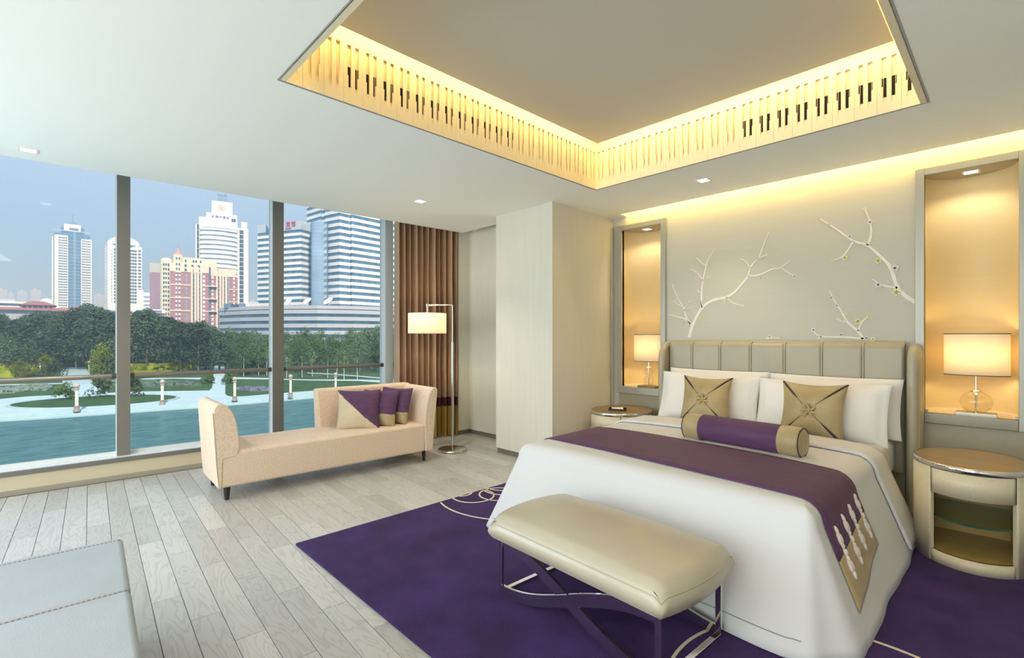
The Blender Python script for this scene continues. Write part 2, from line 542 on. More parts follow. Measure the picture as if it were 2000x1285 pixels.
# tray shell above
tm = MB()
TT = 3.42
e = .12
tm.box(TX0 - .2, TX0 - e, TY0 - .2, TY1 + .2, CT, TT); tm.box(TX1 + e, TX1 + .2, TY0 - .2, TY1 + .2, CT, TT)
tm.box(TX0 - .2, TX1 + .2, TY1 + e, TY1 + .2, CT, TT); tm.box(TX0 - .2, TX1 + .2, TY0 - .2, TY0 - e, CT, TT)
tm.box(TX0 - .2, TX1 + .2, TY0 - .2, TY1 + .2, TT, TT + .05)
for q in ((TX0 - .12, TX0 - .0, TY0 - .12, TY1 + .12), (TX1 + .0, TX1 + .12, TY0 - .12, TY1 + .12), (TX0, TX1, TY1 + .0, TY1 + .12), (TX0, TX1, TY0 - .12, TY0 - .0)):
    tm.box(*q, H + .361, TT)
tm.build('tray_shell', M_cream, ceil)
MB().box(TX0 + .136, TX1 - .136, TY0 + .15, TY1 - .165, 3.089, 3.12).build('tray_panel', mat('tan_tray_paint', (.62, .60, .52), .6, spec=.3), ceil)
# grey strips painting the thin shadow gap round the tray opening
lp = MB()
lw_ = .004
for (x0, x1, y0, y1) in ((TX0 - .012, TX1 + .012, TY0 - .012, TY0 - .006), (TX0 - .012, TX1 + .012, TY1 + .006, TY1 + .012),
                         (TX0 - .012, TX0 - .006, TY0 - .012, TY1 + .012), (TX1 + .006, TX1 + .012, TY0 - .012, TY1 + .012)):
    lp.box(x0, x1, y0, y1, H - .002, H + .001)
lp.build('tray_shadow_line', mat('painted_shadow_gap', (.40, .40, .37), .6), ceil)
# window pocket above the ceiling edge, closing slab over everything
pk = MB()
pk.prism([(-6.3, -3.6), (ex(-3.6) + .05, -3.6), (ex(4.3) + .05, 4.3), (-6.3, 4.3)], 3.16, 3.26)
pk.build('window_pocket_top', M_ceil, ceil)
pk = MB()
pk.prism([(ex(-3.6), -3.6), (ex(-3.6) + .06, -3.6), (ex(4.3) + .06, 4.3), (ex(4.3), 4.3)], CT, 3.16)
pk.build('window_pocket_face', M_ceil, ceil)
MB().box(-3.4, 2.3, 4.70, 5.3, 3.02, 3.08).build('cove_top', M_ceil, ceil)
MB().box(-3.4, 2.3, 4.66, 4.70, CT, 3.05).build('cove_back', M_ceil, ceil)
MB().box(-6.4, 2.5, -3.8, 5.4, 3.5, 3.6).build('roof_slab', M_ceil, ceil)

# fretwork frieze, one panel after another
fz = struct(empty('trim_1', (0, 0, H)), 'cream fretwork frieze running around the inside of the ceiling tray')
FH = .360
def fret_mesh(w, vent, proud=0.0):
    m = MB()
    t0, t1 = 0.0, .012 + proud
    sl = w * .185; so = w * .40        # outer slab half, slot end / bar start
    def bx(a, b, z0, z1, y0=t0, y1=t1): m.box(a, b, y0, y1, z0, z1)
    q = .010 if proud else 0.0
    bx(0.0006, sl, .064, FH - .012, t0 - q); bx(w - sl, w - .0006, .064, FH - .012, t0 - q)
    # stepped filler that narrows the lower half of each slot
    bx(sl, sl + w * .06, .064, .165); bx(w - sl - w * .06, w - sl, .064, .165)
    bx(so, w - so, .064, FH - .012, t0 - q * .5)
    bx(0.0006, w - .0006, 0, .064, t0 + (.006 if proud else 0))
    bx(0.0006, w - .0006, FH - .012, FH)
    # small sill blocks at the foot of each slot
    bx(sl + w * .06, so, .064, .082, .004, t1 + .004); bx(w - so, w - sl - w * .06, .064, .082, .004, t1 + .004)
    bx(sl + w * .06, so, .082, .100, .008, t1 + .004); bx(w - so, w - sl - w * .06, .082, .100, .008, t1 + .004)
    # backing
    k0, k1 = t1 + .004, t1 + .007
    if vent:
        bx(0, w, .225, FH, k0, k1); bx(0, w, 0, .10, k0, k1)
        m.box(0, w, k1 + .001, k1 + .003, .08, .24, 1)  # near-black plate paints the darkness of the vent slots
        for a in (sl + w * .05, w - sl - w * .05 - .002):
            m.box(a, a + .002, k0 - .003, k1, .10, .225, 0)
    else:
        bx(0, w, 0, FH, k0, k1)
    return m.mesh('fret_panel', [M_cream, M_dark])
nx_ = 20; wf = (TX1 - TX0) / nx_
ny_ = 24; wl = (TY1 - TY0) / ny_
fm = {k: fret_mesh(*k) for k in ((wf, False), (wf, True), (wl, True), (wl, False), (wf, False, .03), (wl, False, .03))}
IN = .006
for i in range(nx_):                         # far side, faces -y : mesh +y goes into the wall
    link('fret_panel', fm[(wf, i >= 11)], fz, (TX0 + i * wf, TY1 - IN, 0))
    link('fret_panel', fm[(wf, False, .03)], fz, (TX1 - i * wf, TY0 + IN + .03, 0), PI)
for i in range(ny_):
    vent = 3 <= i <= 14
    link('fret_panel', fm[(wl, vent)], fz, (TX0 + IN, TY0 + i * wl, 0), PI / 2)
    link('fret_panel', fm[(wl, False, .03)], fz, (TX1 - IN - .03, TY1 - i * wl, 0), -PI / 2)
# light strips hidden over the tray panel
WARM = (1.0, .72, .28)
TW = 6.8
yc = (TY0 + TY1) / 2; xc = (TX0 + TX1) / 2
area('tray_strip', (TX0 + .13, yc, 3.20), (TX0, yc, 3.06), 2.6, .05, TW, WARM)
area('tray_strip', (TX1 - .13, yc, 3.20), (TX1, yc, 3.06), 2.6, .05, TW, WARM)
o = area('tray_strip', (xc, TY1 - .16, 3.20), (xc, TY1, 3.06), 2.2, .05, TW, WARM)
area('tray_strip', (xc, TY0 + .14, 3.20), (xc, TY0, 3.06), 2.2, .05, TW, WARM)

# walls
wl_ = MB()
NX = [(-3.19, -2.69), (-.488, .012)]            # niche openings
NZ0, NZ1 = .765, 2.575
def bw(x0, x1, z0, z1): wl_.box(x0, x1, YB, YB + .32, z0, z1)
bw(-3.5, NX[0][0], 0, 3.05); bw(NX[0][1], NX[1][0], 0, 3.05); bw(NX[1][1], 2.3, 0, 3.05)
for a, b in NX:
    bw(a, b, NZ1 + .021, 3.05)
wb = struct(wl_.build('wall_bed', M_bedwall), 'pale silk bed wall with two lit niches')
for a, b in NX:
    MB().box(a - .05, b + .05, YB - .001, YB + .31, 0, NZ0 - .07).build('lower_panel', M_lower, wb)
# niches: half-ellipse linings, sill, soffit
for k, (a, b) in enumerate(NX):
    cx = (a + b) / 2; hw = (b - a) / 2; D = .25
    m = MB()
    n = 28
    m.grid(lambda u, v: (cx - hw * math.cos(PI * u), YB + .03 + D * math.sin(PI * u), NZ0 + (NZ1 - NZ0) * v), n, 1)
    m.put([(a, YB, NZ0), (a, YB + .03, NZ0), (a, YB + .03, NZ1), (a, YB, NZ1)], [(0, 1, 2, 3)])
    m.put([(b, YB, NZ0), (b, YB + .03, NZ0), (b, YB + .03, NZ1), (b, YB, NZ1)], [(3, 2, 1, 0)])
    m.build('niche_lining', M_niche, wb)
    arc = [(cx - hw * math.cos(PI * i / n), YB + .03 + D * math.sin(PI * i / n)) for i in range(n + 1)]
    poly = [(a, YB)] + arc + [(b, YB)]
    MB().prism(poly, NZ1, NZ1 + .02).build('niche_soffit', M_soffit, wb)
    MB().prism(poly, NZ0 - .03, NZ0).build('niche_sill', mat('sill_marble', (.70, .56, .36), .18, noise_s=6, noise_amt=.2), wb)
    # rim strip on the sill along the lining
    m = MB()
    for i in range(n):
        if i in (12, 13, 14, 15): continue
        p, q = arc[i], arc[i + 1]
        f = .93
        def inn(pt): return (cx + (pt[0] - cx) * f, YB + .03 + (pt[1] - YB - .03) * f)
        m.prism([p, q, inn(q), inn(p)], NZ0, NZ0 + .022)
    m.build('niche_kerb', M_cream, wb)
    fr = struct(empty('trim_%d' % (2 + k), (0, 0, 0)), 'champagne metal frame around the ' + ('niche beside the column' if k == 0 else 'niche at the bed\'s other side'))
    w_ = .055
    MB().box(a - w_, a, YB - .03, YB + .004, NZ0 - .075, NZ1 + w_).build('frame_bar', M_frame, fr, .003)
    MB().box(b, b + w_, YB - .03, YB + .004, NZ0 - .075, NZ1 + w_).build('frame_bar', M_frame, fr, .003)
    MB().box(a, b, YB - .03, YB + .004, NZ1, NZ1 + w_).build('frame_bar', M_frame, fr, .003)
    MB().box(a, b, YB - .03, YB + .03, NZ0 - .075, NZ0 + .002).build('sill_bar', M_frame if k == 0 else M_sillm, fr, .003)
MB().box(-3.322, -3.30, YB - .05, YB, 0, NZ1 + .05).build('corner_strip', M_chrome, wb)

# pilaster
pl = struct(MB().box(-4.19, -3.325, 3.785, 5.0, .06, H + .02).build('wall_column', M_wall), 'tall silk covered column beside the bed')
MB().box(-4.18, -3.335, 3.797, 4.98, 0, .06).build('column_plinth', M_base, pl)
# back wall behind chaise end, return by the window
bk = struct(MB().box(-5.30, -4.15, 4.26, 4.5, .06, 3.2).build('wall_back', M_wall), 'pale wall between the curtain and the column')
struct(MB().box(-5.3, -4.15, 4.272, 4.45, 0, .06).build('baseboard_back', M_base))
cw = struct(MB().box(-6.25, -5.27, 4.07, 4.5, .06, 3.2).build('wall_return', M_wall), 'narrow wall return beside the curtain')
MB().box(-6.2, -5.282, 4.082, 4.45, 0, .06).build('return_plinth', M_base, cw)
struct(MB().box(2.2, 2.35, -3.7, 5.2, 0, 3.5).build('wall_right', M_wall))
struct(MB().box(-6.3, 2.35, -3.75, -3.6, 0, 3.5).build('wall_rear', M_wall))

# window wall: knee wall, sill, glazing, mullions, rail
def skewbox(m, d0, d1, y0, y1, z0, z1):           # d: distance outward from the knee wall line
    m.prism([(wx(y0) - d1, y0), (wx(y0) - d0, y0), (wx(y1) - d0, y1), (wx(y1) - d1, y1)], z0, z1)
    return m
win = struct(empty('window_1'), 'floor to ceiling window wall over a low sill')
Y0, Y1 = -3.6, 4.08
skewbox(MB(), 0, .4, Y0, Y1, 0, .166).build('knee_wall', M_knee, win)
skewbox(MB(), -.012, .02, Y0, Y1, .166, .204).build('sill_fascia', M_fascia, win, .002)
skewbox(MB(), .02, .30, Y0, Y1, .166, .2045).build('window_sill', M_sill, win)
skewbox(MB(), -.008, 0, Y0, Y1, .0, .045).build('knee_plinth', mat('stone_plinth', (.35, .31, .25), .5), win)
ms = [(-3.2, -3.1), (-1.22, -1.12), (.508, .608), (1.885, 2.0), (3.262, 3.375)]
for y0, y1 in ms:
    f = skewbox(MB(), .115, .24, y0, y1, .2045, 3.16).build('mullion', M_mullw, win)
    skewbox(MB(), .095, .115, y0, y1, .2045, 3.16).build('mullion_cover', M_mull if y0 < 3 else M_mullw, f)
edges = [Y0] + [v for p in ms for v in p] + [Y1]
for k in range(0, len(edges), 2):
    y0, y1 = edges[k], edges[k + 1]
    if y1 - y0 < .1: continue
    skewbox(MB(), .205, .215, y0, y1, .2045, 3.16).build('window_pane', M_glass, win)
    skewbox(MB(), .19, .225, y0, y1, .2045, .232).build('pane_bead', M_mullw, win)
    r = MB()
    a, b = y0 + .001, y1 - .001
    r.tube([(wx(a) - .16, a, .965), (wx(b) - .16, b, .965)], .0215, 14)
    rail = r.build('handrail', mat('bronze_rail', (.27, .24, .20), .35, metal=.6), win)
    cpm = MB()
    for q, s_ in ((a, 1), (b, -1)):
        cpm.tube([(wx(q) - .16, q, .965), (wx(q) - .16, q + .035 * s_, .965)], .0245, 14)
    cpm.build('rail_ferrule', mat('dark_bronze', (.10, .09, .08), .4, metal=.6), rail)
# short room side end of the window wall behind the curtain
struct(skewbox(MB(), -.0, .4, 4.0, 4.5, 0, 3.2).build('wall_pier', M_wall))
struct(skewbox(MB(), .3, .6, Y0 - .2, 4.6, -.6, .16).build('wall_spandrel', M_knee))

# ================================================================== LAMPS IN THE CEILING
def downlight(x, y, z, s, label, group, watts, rz=0, spot_deg=100):
    t = thing('downlight', label, 'light', (x, y, z), rz, group)
    fr = MB()
    o, i = s / 2 + .012, s / 2
    for q in ((-o, o, -o, -i), (-o, o, i, o), (-o, -i, -i, i), (i, o, -i, i)):
        fr.box(*q, -.004, .001)
    fr.build('bezel', M_white, t)
    MB().box(-i, i, -i, i, -.002, .0005).build('diffuser', M_led, t)
    l = bpy.data.lights.new('downlight_beam', 'SPOT')
    l.energy = watts; l.color = (1, .86, .66); l.spot_size = math.radians(spot_deg); l.spot_blend = .7
    l.shadow_soft_size = .04
    lo = bpy.data.objects.new('downlight_beam', l)
    lo.location = (0, 0, -.02); lo.parent = t
    COL.objects.link(lo)
    return t
downlight(-5.114, -.079, H, .085, 'small square recessed downlight over the window, left end of the ceiling', None, 45)
downlight(-4.257, 2.796, H, .085, 'small square recessed downlight above the chaise', None, 45)
downlight(-1.933, 4.233, H, .085, 'small square recessed downlight in the ceiling above the bed\'s headboard', None, 18)
downlight(-2.94, YB + .12, NZ1, .075, 'small square light in the top of the niche beside the column', None, 5.5, spot_deg=120)
downlight(-.235, YB + .12, NZ1, .075, 'small square light in the top of the niche with the round glass lamp', None, 5.5, spot_deg=120)
# bed wall cove
area('cove_strip', (-1.0, 4.77, 2.86), (-1.0, 4.87, 2.82), 4.3, .04, 23, (1.0, .66, .18))

# ================================================================== WALL MURAL (embroidered branches)
def zz(x, y): return wall_at(1150 + x / 2.4716, 380 + y / 2.4716, YB)
def ribbon(m, pts, w0, w1, depth=.004):
    P = [Vector(zz(*p)) for p in pts]
    n = len(P)
    # smooth the polyline
    Q = []
    for i in range(n - 1):
        p0, p1, p2, p3 = P[max(i - 1, 0)], P[i], P[i + 1], P[min(i + 2, n - 1)]
        for k in range(5):
            t = k / 5
            Q.append(.5 * ((2 * p1) + (-p0 + p2) * t + (2 * p0 - 5 * p1 + 4 * p2 - p3) * t * t + (-p0 + 3 * p1 - 3 * p2 + p3) * t ** 3))
    Q.append(P[-1])
    vs = []; fs = []
    N = len(Q)
    for i, q in enumerate(Q):
        d = (Q[min(i + 1, N - 1)] - Q[max(i - 1, 0)]); d = Vector((d.x, 0, d.z)).normalized()
        nrm = Vector((-d.z, 0, d.x))
        w = (w0 + (w1 - w0) * i / (N - 1)) * .5 * (1 + .12 * math.sin(i * 2.1))
        for s_, yy in ((-1, YB - .0005), (-1, YB - depth), (1, YB - depth), (1, YB - .0005)):
            p = q + nrm * w * s_
            vs.append((p.x, yy, p.z))
    for i in range(N - 1):
        a = i * 4; b = a + 4
        for k in range(3):
            fs.append((a + k, a + k + 1, b + k + 1, b + k))
    m.put(vs, fs)
    m.put(vs[:4], [(0, 1, 2, 3)]); m.put(vs[-4:], [(3, 2, 1, 0)])
def blossom_mesh(col):
    m = MB()
    for k in range(5):
        a = 2 * PI * k / 5 + .3
        c = (.62 * math.cos(a), .62 * math.sin(a))
        poly = [(c[0] + .46 * math.cos(t * PI / 4), c[1] + .46 * math.sin(t * PI / 4)) for t in range(8)]
        m.prism(poly, 0, .30)
    m.prism([(.36 * math.cos(t * PI / 4), .36 * math.sin(t * PI / 4)) for t in range(8)], 0, .42, 1)
    return m.mesh('blossom', [col, M_bcent if col is M_blossB else mat('gold_blossom_heart', (.42, .36, .16), .7)])
bl_me = {'y': blossom_mesh(M_blossA), 'p': blossom_mesh(M_blossB)}
MM = .00205
def mural(label, strokes, blossoms):
    c = zz(*strokes[0][0][0])
    root = thing('embroidered_branch', label, 'wall art', (c[0], YB, c[2]))
    m = MB()
    for pts, w0, w1 in strokes:
        ribbon(m, pts, w0 * MM, w1 * MM)
    m.xf(Matrix.Translation((-c[0], -YB, -c[2])))
    m.build('branch', M_branch, root)
    for (x, y, s, kind) in blossoms:
        p = zz(x, y)
        o = link('blossom', bl_me[kind], root, (p[0] - c[0], -.002, p[2] - c[2]))
        o.rotation_euler = (PI / 2, random.random() * 6, 0)
        o.scale = (s * MM, s * MM, s * MM * .6)
mural('largest embroidered white branch, rising from the bed\'s headboard beside the narrow niche',
      [([(485, 690), (500, 635), (545, 550), (600, 510), (665, 495), (705, 470), (745, 425), (770, 395)], 15, 9),
       ([(770, 395), (785, 345), (820, 310), (862, 290)], 8, 3), ([(820, 310), (840, 255), (872, 178)], 6, 2),
       ([(780, 355), (760, 325), (733, 308)], 5, 3), ([(770, 395), (830, 385), (880, 362), (930, 352), (972, 318)], 7, 3),
       ([(930, 352), (960, 375), (995, 392)], 4, 3), ([(665, 495), (700, 525), (748, 537)], 5, 3),
       ([(545, 545), (545, 470), (552, 415), (566, 350), (575, 320), (607, 262)], 9, 3), ([(552, 415), (525, 380), (493, 358)], 6, 3),
       ([(566, 342), (545, 330), (520, 305)], 5, 3), ([(495, 632), (470, 590), (460, 550), (430, 500), (402, 430)], 8, 3),
       ([(462, 562), (478, 525), (500, 512)], 4, 2), ([(448, 540), (425, 525), (405, 512)], 4, 2),
       ([(490, 625), (465, 600), (430, 590), (380, 578)], 7, 3), ([(546, 540), (540, 515)], 4, 3), ([(543, 475), (523, 462)], 4, 2)],
      [(420, 510, 8, 'y'), (458, 617, 6, 'p'), (472, 636, 6, 'y'), (480, 556, 7, 'p'), (547, 590, 8, 'y'), (540, 515, 6, 'p'), (560, 470, 5, 'p'),
       (577, 402, 8, 'y'), (523, 402, 7, 'p'), (523, 378, 5, 'p'), (660, 515, 9, 'y'), (727, 420, 7, 'y'), (752, 435, 5, 'p'), (790, 390, 5, 'y'),
       (830, 402, 6, 'p'), (993, 395, 8, 'p'), (825, 275, 6, 'p'), (868, 197, 5, 'p'), (848, 228, 5, 'p'), (572, 340, 5, 'y'), (389, 580, 5, 'p'), (745, 537, 5, 'y'), (735, 311, 5, 'y'), (709, 532, 5, 'p'), (862, 292, 5, 'y'), (478, 522, 5, 'p')])
mural('embroidered white branch reaching down from the tall niche frame, high on the bed wall',
      [([(1580, 520), (1530, 490), (1490, 445), (1455, 350), (1410, 300), (1345, 245), (1275, 222), (1200, 170), (1118, 118)], 15, 4),
       ([(1345, 245), (1363, 195), (1358, 130), (1330, 65)], 9, 3), ([(1278, 225), (1230, 295), (1175, 320)], 7, 3),
       ([(1490, 450), (1420, 438), (1367, 407)], 8, 3)],
      [(1358, 133, 9, 'p'), (1260, 202, 8, 'p'), (1237, 305, 11, 'y'), (1397, 320, 12, 'y'), (1478, 355, 13, 'p'), (1397, 435, 11, 'p'), (1485, 472, 14, 'y'), (1160, 145, 6, 'y'), (1335, 230, 5, 'y'), (1332, 67, 5, 'y'), (1178, 319, 5, 'y')])
mural('small embroidered upright twig above the headboard, with one pale yellow flower in its fork',
      [([(1325, 697), (1300, 660), (1250, 615), (1215, 555), (1185, 510), (1163, 463)], 11, 3), ([(1245, 614), (1220, 610), (1195, 597)], 5, 2),
       ([(1300, 658), (1320, 615), (1355, 585)], 7, 3)],
      [(1300, 612, 12, 'y'), (1352, 588, 7, 'y'), (1198, 536, 7, 'p'), (1172, 497, 6, 'p'), (1222, 612, 5, 'p'), (1340, 692, 8, 'p'), (1372, 698, 9, 'y'), (1243, 575, 5, 'y')])
mural('low embroidered twig lying just over the top edge of the headboard',
      [([(1330, 697), (1240, 688), (1120, 684), (1085, 655)], 8, 4), ([(1122, 684), (1112, 690), (1105, 699)], 6, 3)],
      [(1085, 653, 9, 'p'), (1217, 677, 7, 'p')])
mural('pair of tiny embroidered flowers peeping over the middle of the headboard',
      [([(855, 694), (890, 692), (932, 694)], 5, 4)], [(873, 685, 8, 'p'), (928, 690, 6, 'p')])

# ================================================================== TABLE LAMPS
def table_lamp(x, z, label, gourd):
    t = thing('table_lamp', label, 'lamp', (x, YB + .06, z))
    MB().box(-.11, .11, -.06, .06, 0, .024).build('base_plate', M_lampb if not gourd else M_nstop, t, .002)
    if gourd:
        prof = [(.006, .026), (.04, .03), (.052, .055), (.056, .085), (.05, .115), (.032, .135), (.046, .155), (.054, .18), (.048, .205), (.03, .222), (.02, .228)]
        top = .228
    else:
        prof = [(.012, .026), (.05, .03), (.078, .055), (.09, .095), (.086, .125), (.068, .155), (.04, .172), (.026, .178)]
        top = .178
    b = MB().lathe(prof, n=32, cap=False).build('glass_globe', M_clear, t)
    MB().lathe([(.034, top - .004), (.034, top + .002), (.014, top + .012), (.009, top + .014)], n=20).build('collar', M_chrome, t)
    MB().tube([(0, 0, .024), (0, 0, .34)], .0065, 12).build('stem', M_chrome, t)
    # oval drum shade
    sz0, sz1 = .298, .600
    n = 48
    m = MB()
    def ring(u, v):
        a = 2 * PI * u
        k = 1 - .03 * (1 - v) * 0
        return (.178 * k * math.cos(a), .105 * k * math.sin(a), sz0 + (sz1 - sz0) * v)
    m.grid(ring, n, 1)
    sh = m.build('lamp_shade', M_shadeT, t, weld=True)
    sl = sh.modifiers.new('solid', 'SOLIDIFY'); sl.thickness = .002
    for zz_ in (sz0, sz1):
        MB().grid(lambda u, v: (.1795 * math.cos(2 * PI * u), .1065 * math.sin(2 * PI * u), zz_ - .003 + .006 * v), n, 1).build('shade_trim', mat('dark_shade_trim', (.12, .09, .06), .6), sh)
    l = bpy.data.lights.new('bulb', 'POINT'); l.energy = 3.3; l.color = (1, .72, .32); l.shadow_soft_size = .04
    lo = bpy.data.objects.new('bulb', l); lo.location = (0, 0, .44); lo.parent = t; COL.objects.link(lo)
    return t
table_lamp(-.205, NZ0 + .0005, 'lit table lamp with a single round clear glass globe on a chrome plate', False)
table_lamp(-2.885, NZ0 + .0005, 'lit table lamp with a double bulge clear glass base, in the niche beside the column', True)

# ================================================================== RUG
RG = .016
rug = MB()
rx0, rx1, ry0, ry1 = -3.225, .62, 1.17, 4.18
rug.box(rx0, rx1, ry0, ry1, 0.0005, RG)
rugo = rug.build('rug', M_rug, None, .008, 3)
tag(rugo, 'large deep purple wool rug with ivory line pattern under the bed', 'rug')
def arc_inlay(pts, w=.014):
    m = MB()
    vs = []; fs = []
    N = len(pts)
    for i, p in enumerate(pts):
        a = Vector((*pts[max(0, i - 1)], 0)); b = Vector((*pts[min(N - 1, i + 1)], 0))
        d = (b - a).normalized(); nn = Vector((-d.y, d.x, 0))
        for s_, z in ((-1, RG - .002), (-1, RG + .002), (1, RG + .002), (1, RG - .002)):
            q = Vector((p[0], p[1], 0)) + nn * (w / 2 * s_); vs.append((q.x, q.y, z))
    for i in range(N - 1):
        for k in range(3):
            fs.append((i * 4 + k, (i + 1) * 4 + k, (i + 1) * 4 + k + 1, i * 4 + k + 1))
    m.put(vs, fs)
    return m.build('ivory_inlay_line', M_ivory, rugo)
def circle_pts(cx, cy, r, clipx=rx0, n=160, x1=99, ry=None):
    out = []; cur = []
    for i in range(n + 1):
        a = 2 * PI * i / n
        x, y = cx + r * math.cos(a), cy + (ry or r) * math.sin(a)
        if clipx + .006 < x < x1 and ry0 < y < ry1: cur.append((x, y))
        else:
            if len(cur) > 2: out.append(cur)
            cur = []
    if len(cur) > 2: out.append(cur)
    return out
for c in ((-2.98, 2.88, .627), (-3.15, 2.588, .172), (-3.284, 2.56, .095), (-3.03, 2.77, .165), (-3.12, 2.93, .20), (-2.92, 2.98, .14), (-3.22, 3.02, .22), (-2.03, 2.80, .627), (-.37, 1.99, .627)):
    for L in circle_pts(*c):
        arc_inlay(L)

# ================================================================== BED
BX = -1.575
bed = thing('bed', 'king bed with olive beige leather channelled headboard and wings', 'bed', (BX, 4.5, 0))
def L_(x, y, z): return (x - BX, y - 4.5, z)
# headboard : seven upholstered channels
hb0, hb1 = -2.545, -.60
seams = [-2.539, -2.289, -2.006, -1.722, -1.433, -1.147, -.857, -.595]
MB().box(hb0 - BX, hb1 - BX, 4.81 - 4.5, 4.855 - 4.5, .05, 1.285).build('headboard_back', M_head, bed)
for i in range(7):
    a, b = seams[i] + .002 - BX, seams[i + 1] - .002 - BX
    m = MB()
    nu, nv = 12, 26
    z0, z1 = .30, 1.30
    def hp(u, v, a=a, b=b):
        x = a + (b - a) * u
        z = z0 + (z1 - z0) * v
        ed = min(1, min(u, 1 - u) * (b - a) / .016)
        et = min(1, (1 - v) * (z1 - z0) / .05)
        bul = math.sqrt(max(0, 1 - (1 - ed) ** 2)) * .022
        top = math.sqrt(max(0, 1 - (1 - et) ** 2))
        y = 4.81 - .045 * top - bul * top
        return (x, y - 4.5, z)
    m.grid(hp, 30, 40)
    m.build('headboard_panel', M_head, bed)
for x_ in seams[1:-1]:
    MB().tube([(x_ - BX, .252, .42), (x_ - BX, .252, 1.235), (x_ - BX, .258, 1.268), (x_ - BX, .275, 1.289), (x_ - BX, .31, 1.299)], .0055, 8).build('welt', mat('pale_welt', (.52, .48, .36), .4), bed)
MB().tube([(hb0 - BX, .31, 1.292), (hb1 - BX, .31, 1.292)], .014, 10).build('headboard_top', M_head, bed)
# wings
for s_ in (-1, 1):
    xo = (-.492 if s_ > 0 else -2.605)
    xi = (-.552 if s_ > 0 else -2.545)
    m = MB()
    # profile in (y,z): curved top falling forward
    prof = [(4.86, .03), (4.86, 1.20), (4.82, 1.245), (4.79, 1.262), (4.75, 1.265), (4.70, 1.245), (4.655, 1.20), (4.635, 1.12), (4.63, .9), (4.63, .03)]
    vs = [(xi - BX, y - 4.5, z) for y, z in prof] + [(xo - BX, y - 4.5, z) for y, z in prof]
    n = len(prof)
    fs = [tuple(range(n)), tuple(range(2 * n - 1, n - 1, -1))] + [(i, n + i, n + (i + 1) % n, (i + 1) % n) for i in range(n)]
    m.put(vs, fs)
    m.build('headboard_wing', M_head, bed, .024, 4, weld=True)
    cx_ = (xo + xi) / 2 - BX
    cx_ += -.012 * s_
    pts = [(cx_, 4.638 - 4.5, .04), (cx_, 4.638 - 4.5, .6), (cx_, 4.638 - 4.5, .95), (cx_, 4.642 - 4.5, 1.12), (cx_, 4.658 - 4.5, 1.19), (cx_, 4.70 - 4.5, 1.238), (cx_, 4.75 - 4.5, 1.258), (cx_, 4.80 - 4.5, 1.255)]
    MB().tube(pts, .034, 14).build('wing_roll', M_head, bed)
MB().box(-2.46 - BX, -.69 - BX, 2.62 - 4.5, 4.76 - 4.5, .10, .30).build('bed_base', mat('bed_base_leather', (.12, .06, .05), .5), bed, .02)
for x in (-2.4, -.76):
    for y in (2.72, 4.6):
        MB().lathe([(.03, 0.0), (.035, .1)], (x - BX, y - 4.5, 0), 14).build('leg', M_blackw, bed)
mt = MB().box(-2.50 - BX, -.645 - BX, 2.60 - 4.5, 4.755 - 4.5, .30, .565).build('mattress', M_linen, bed, .06, 4)

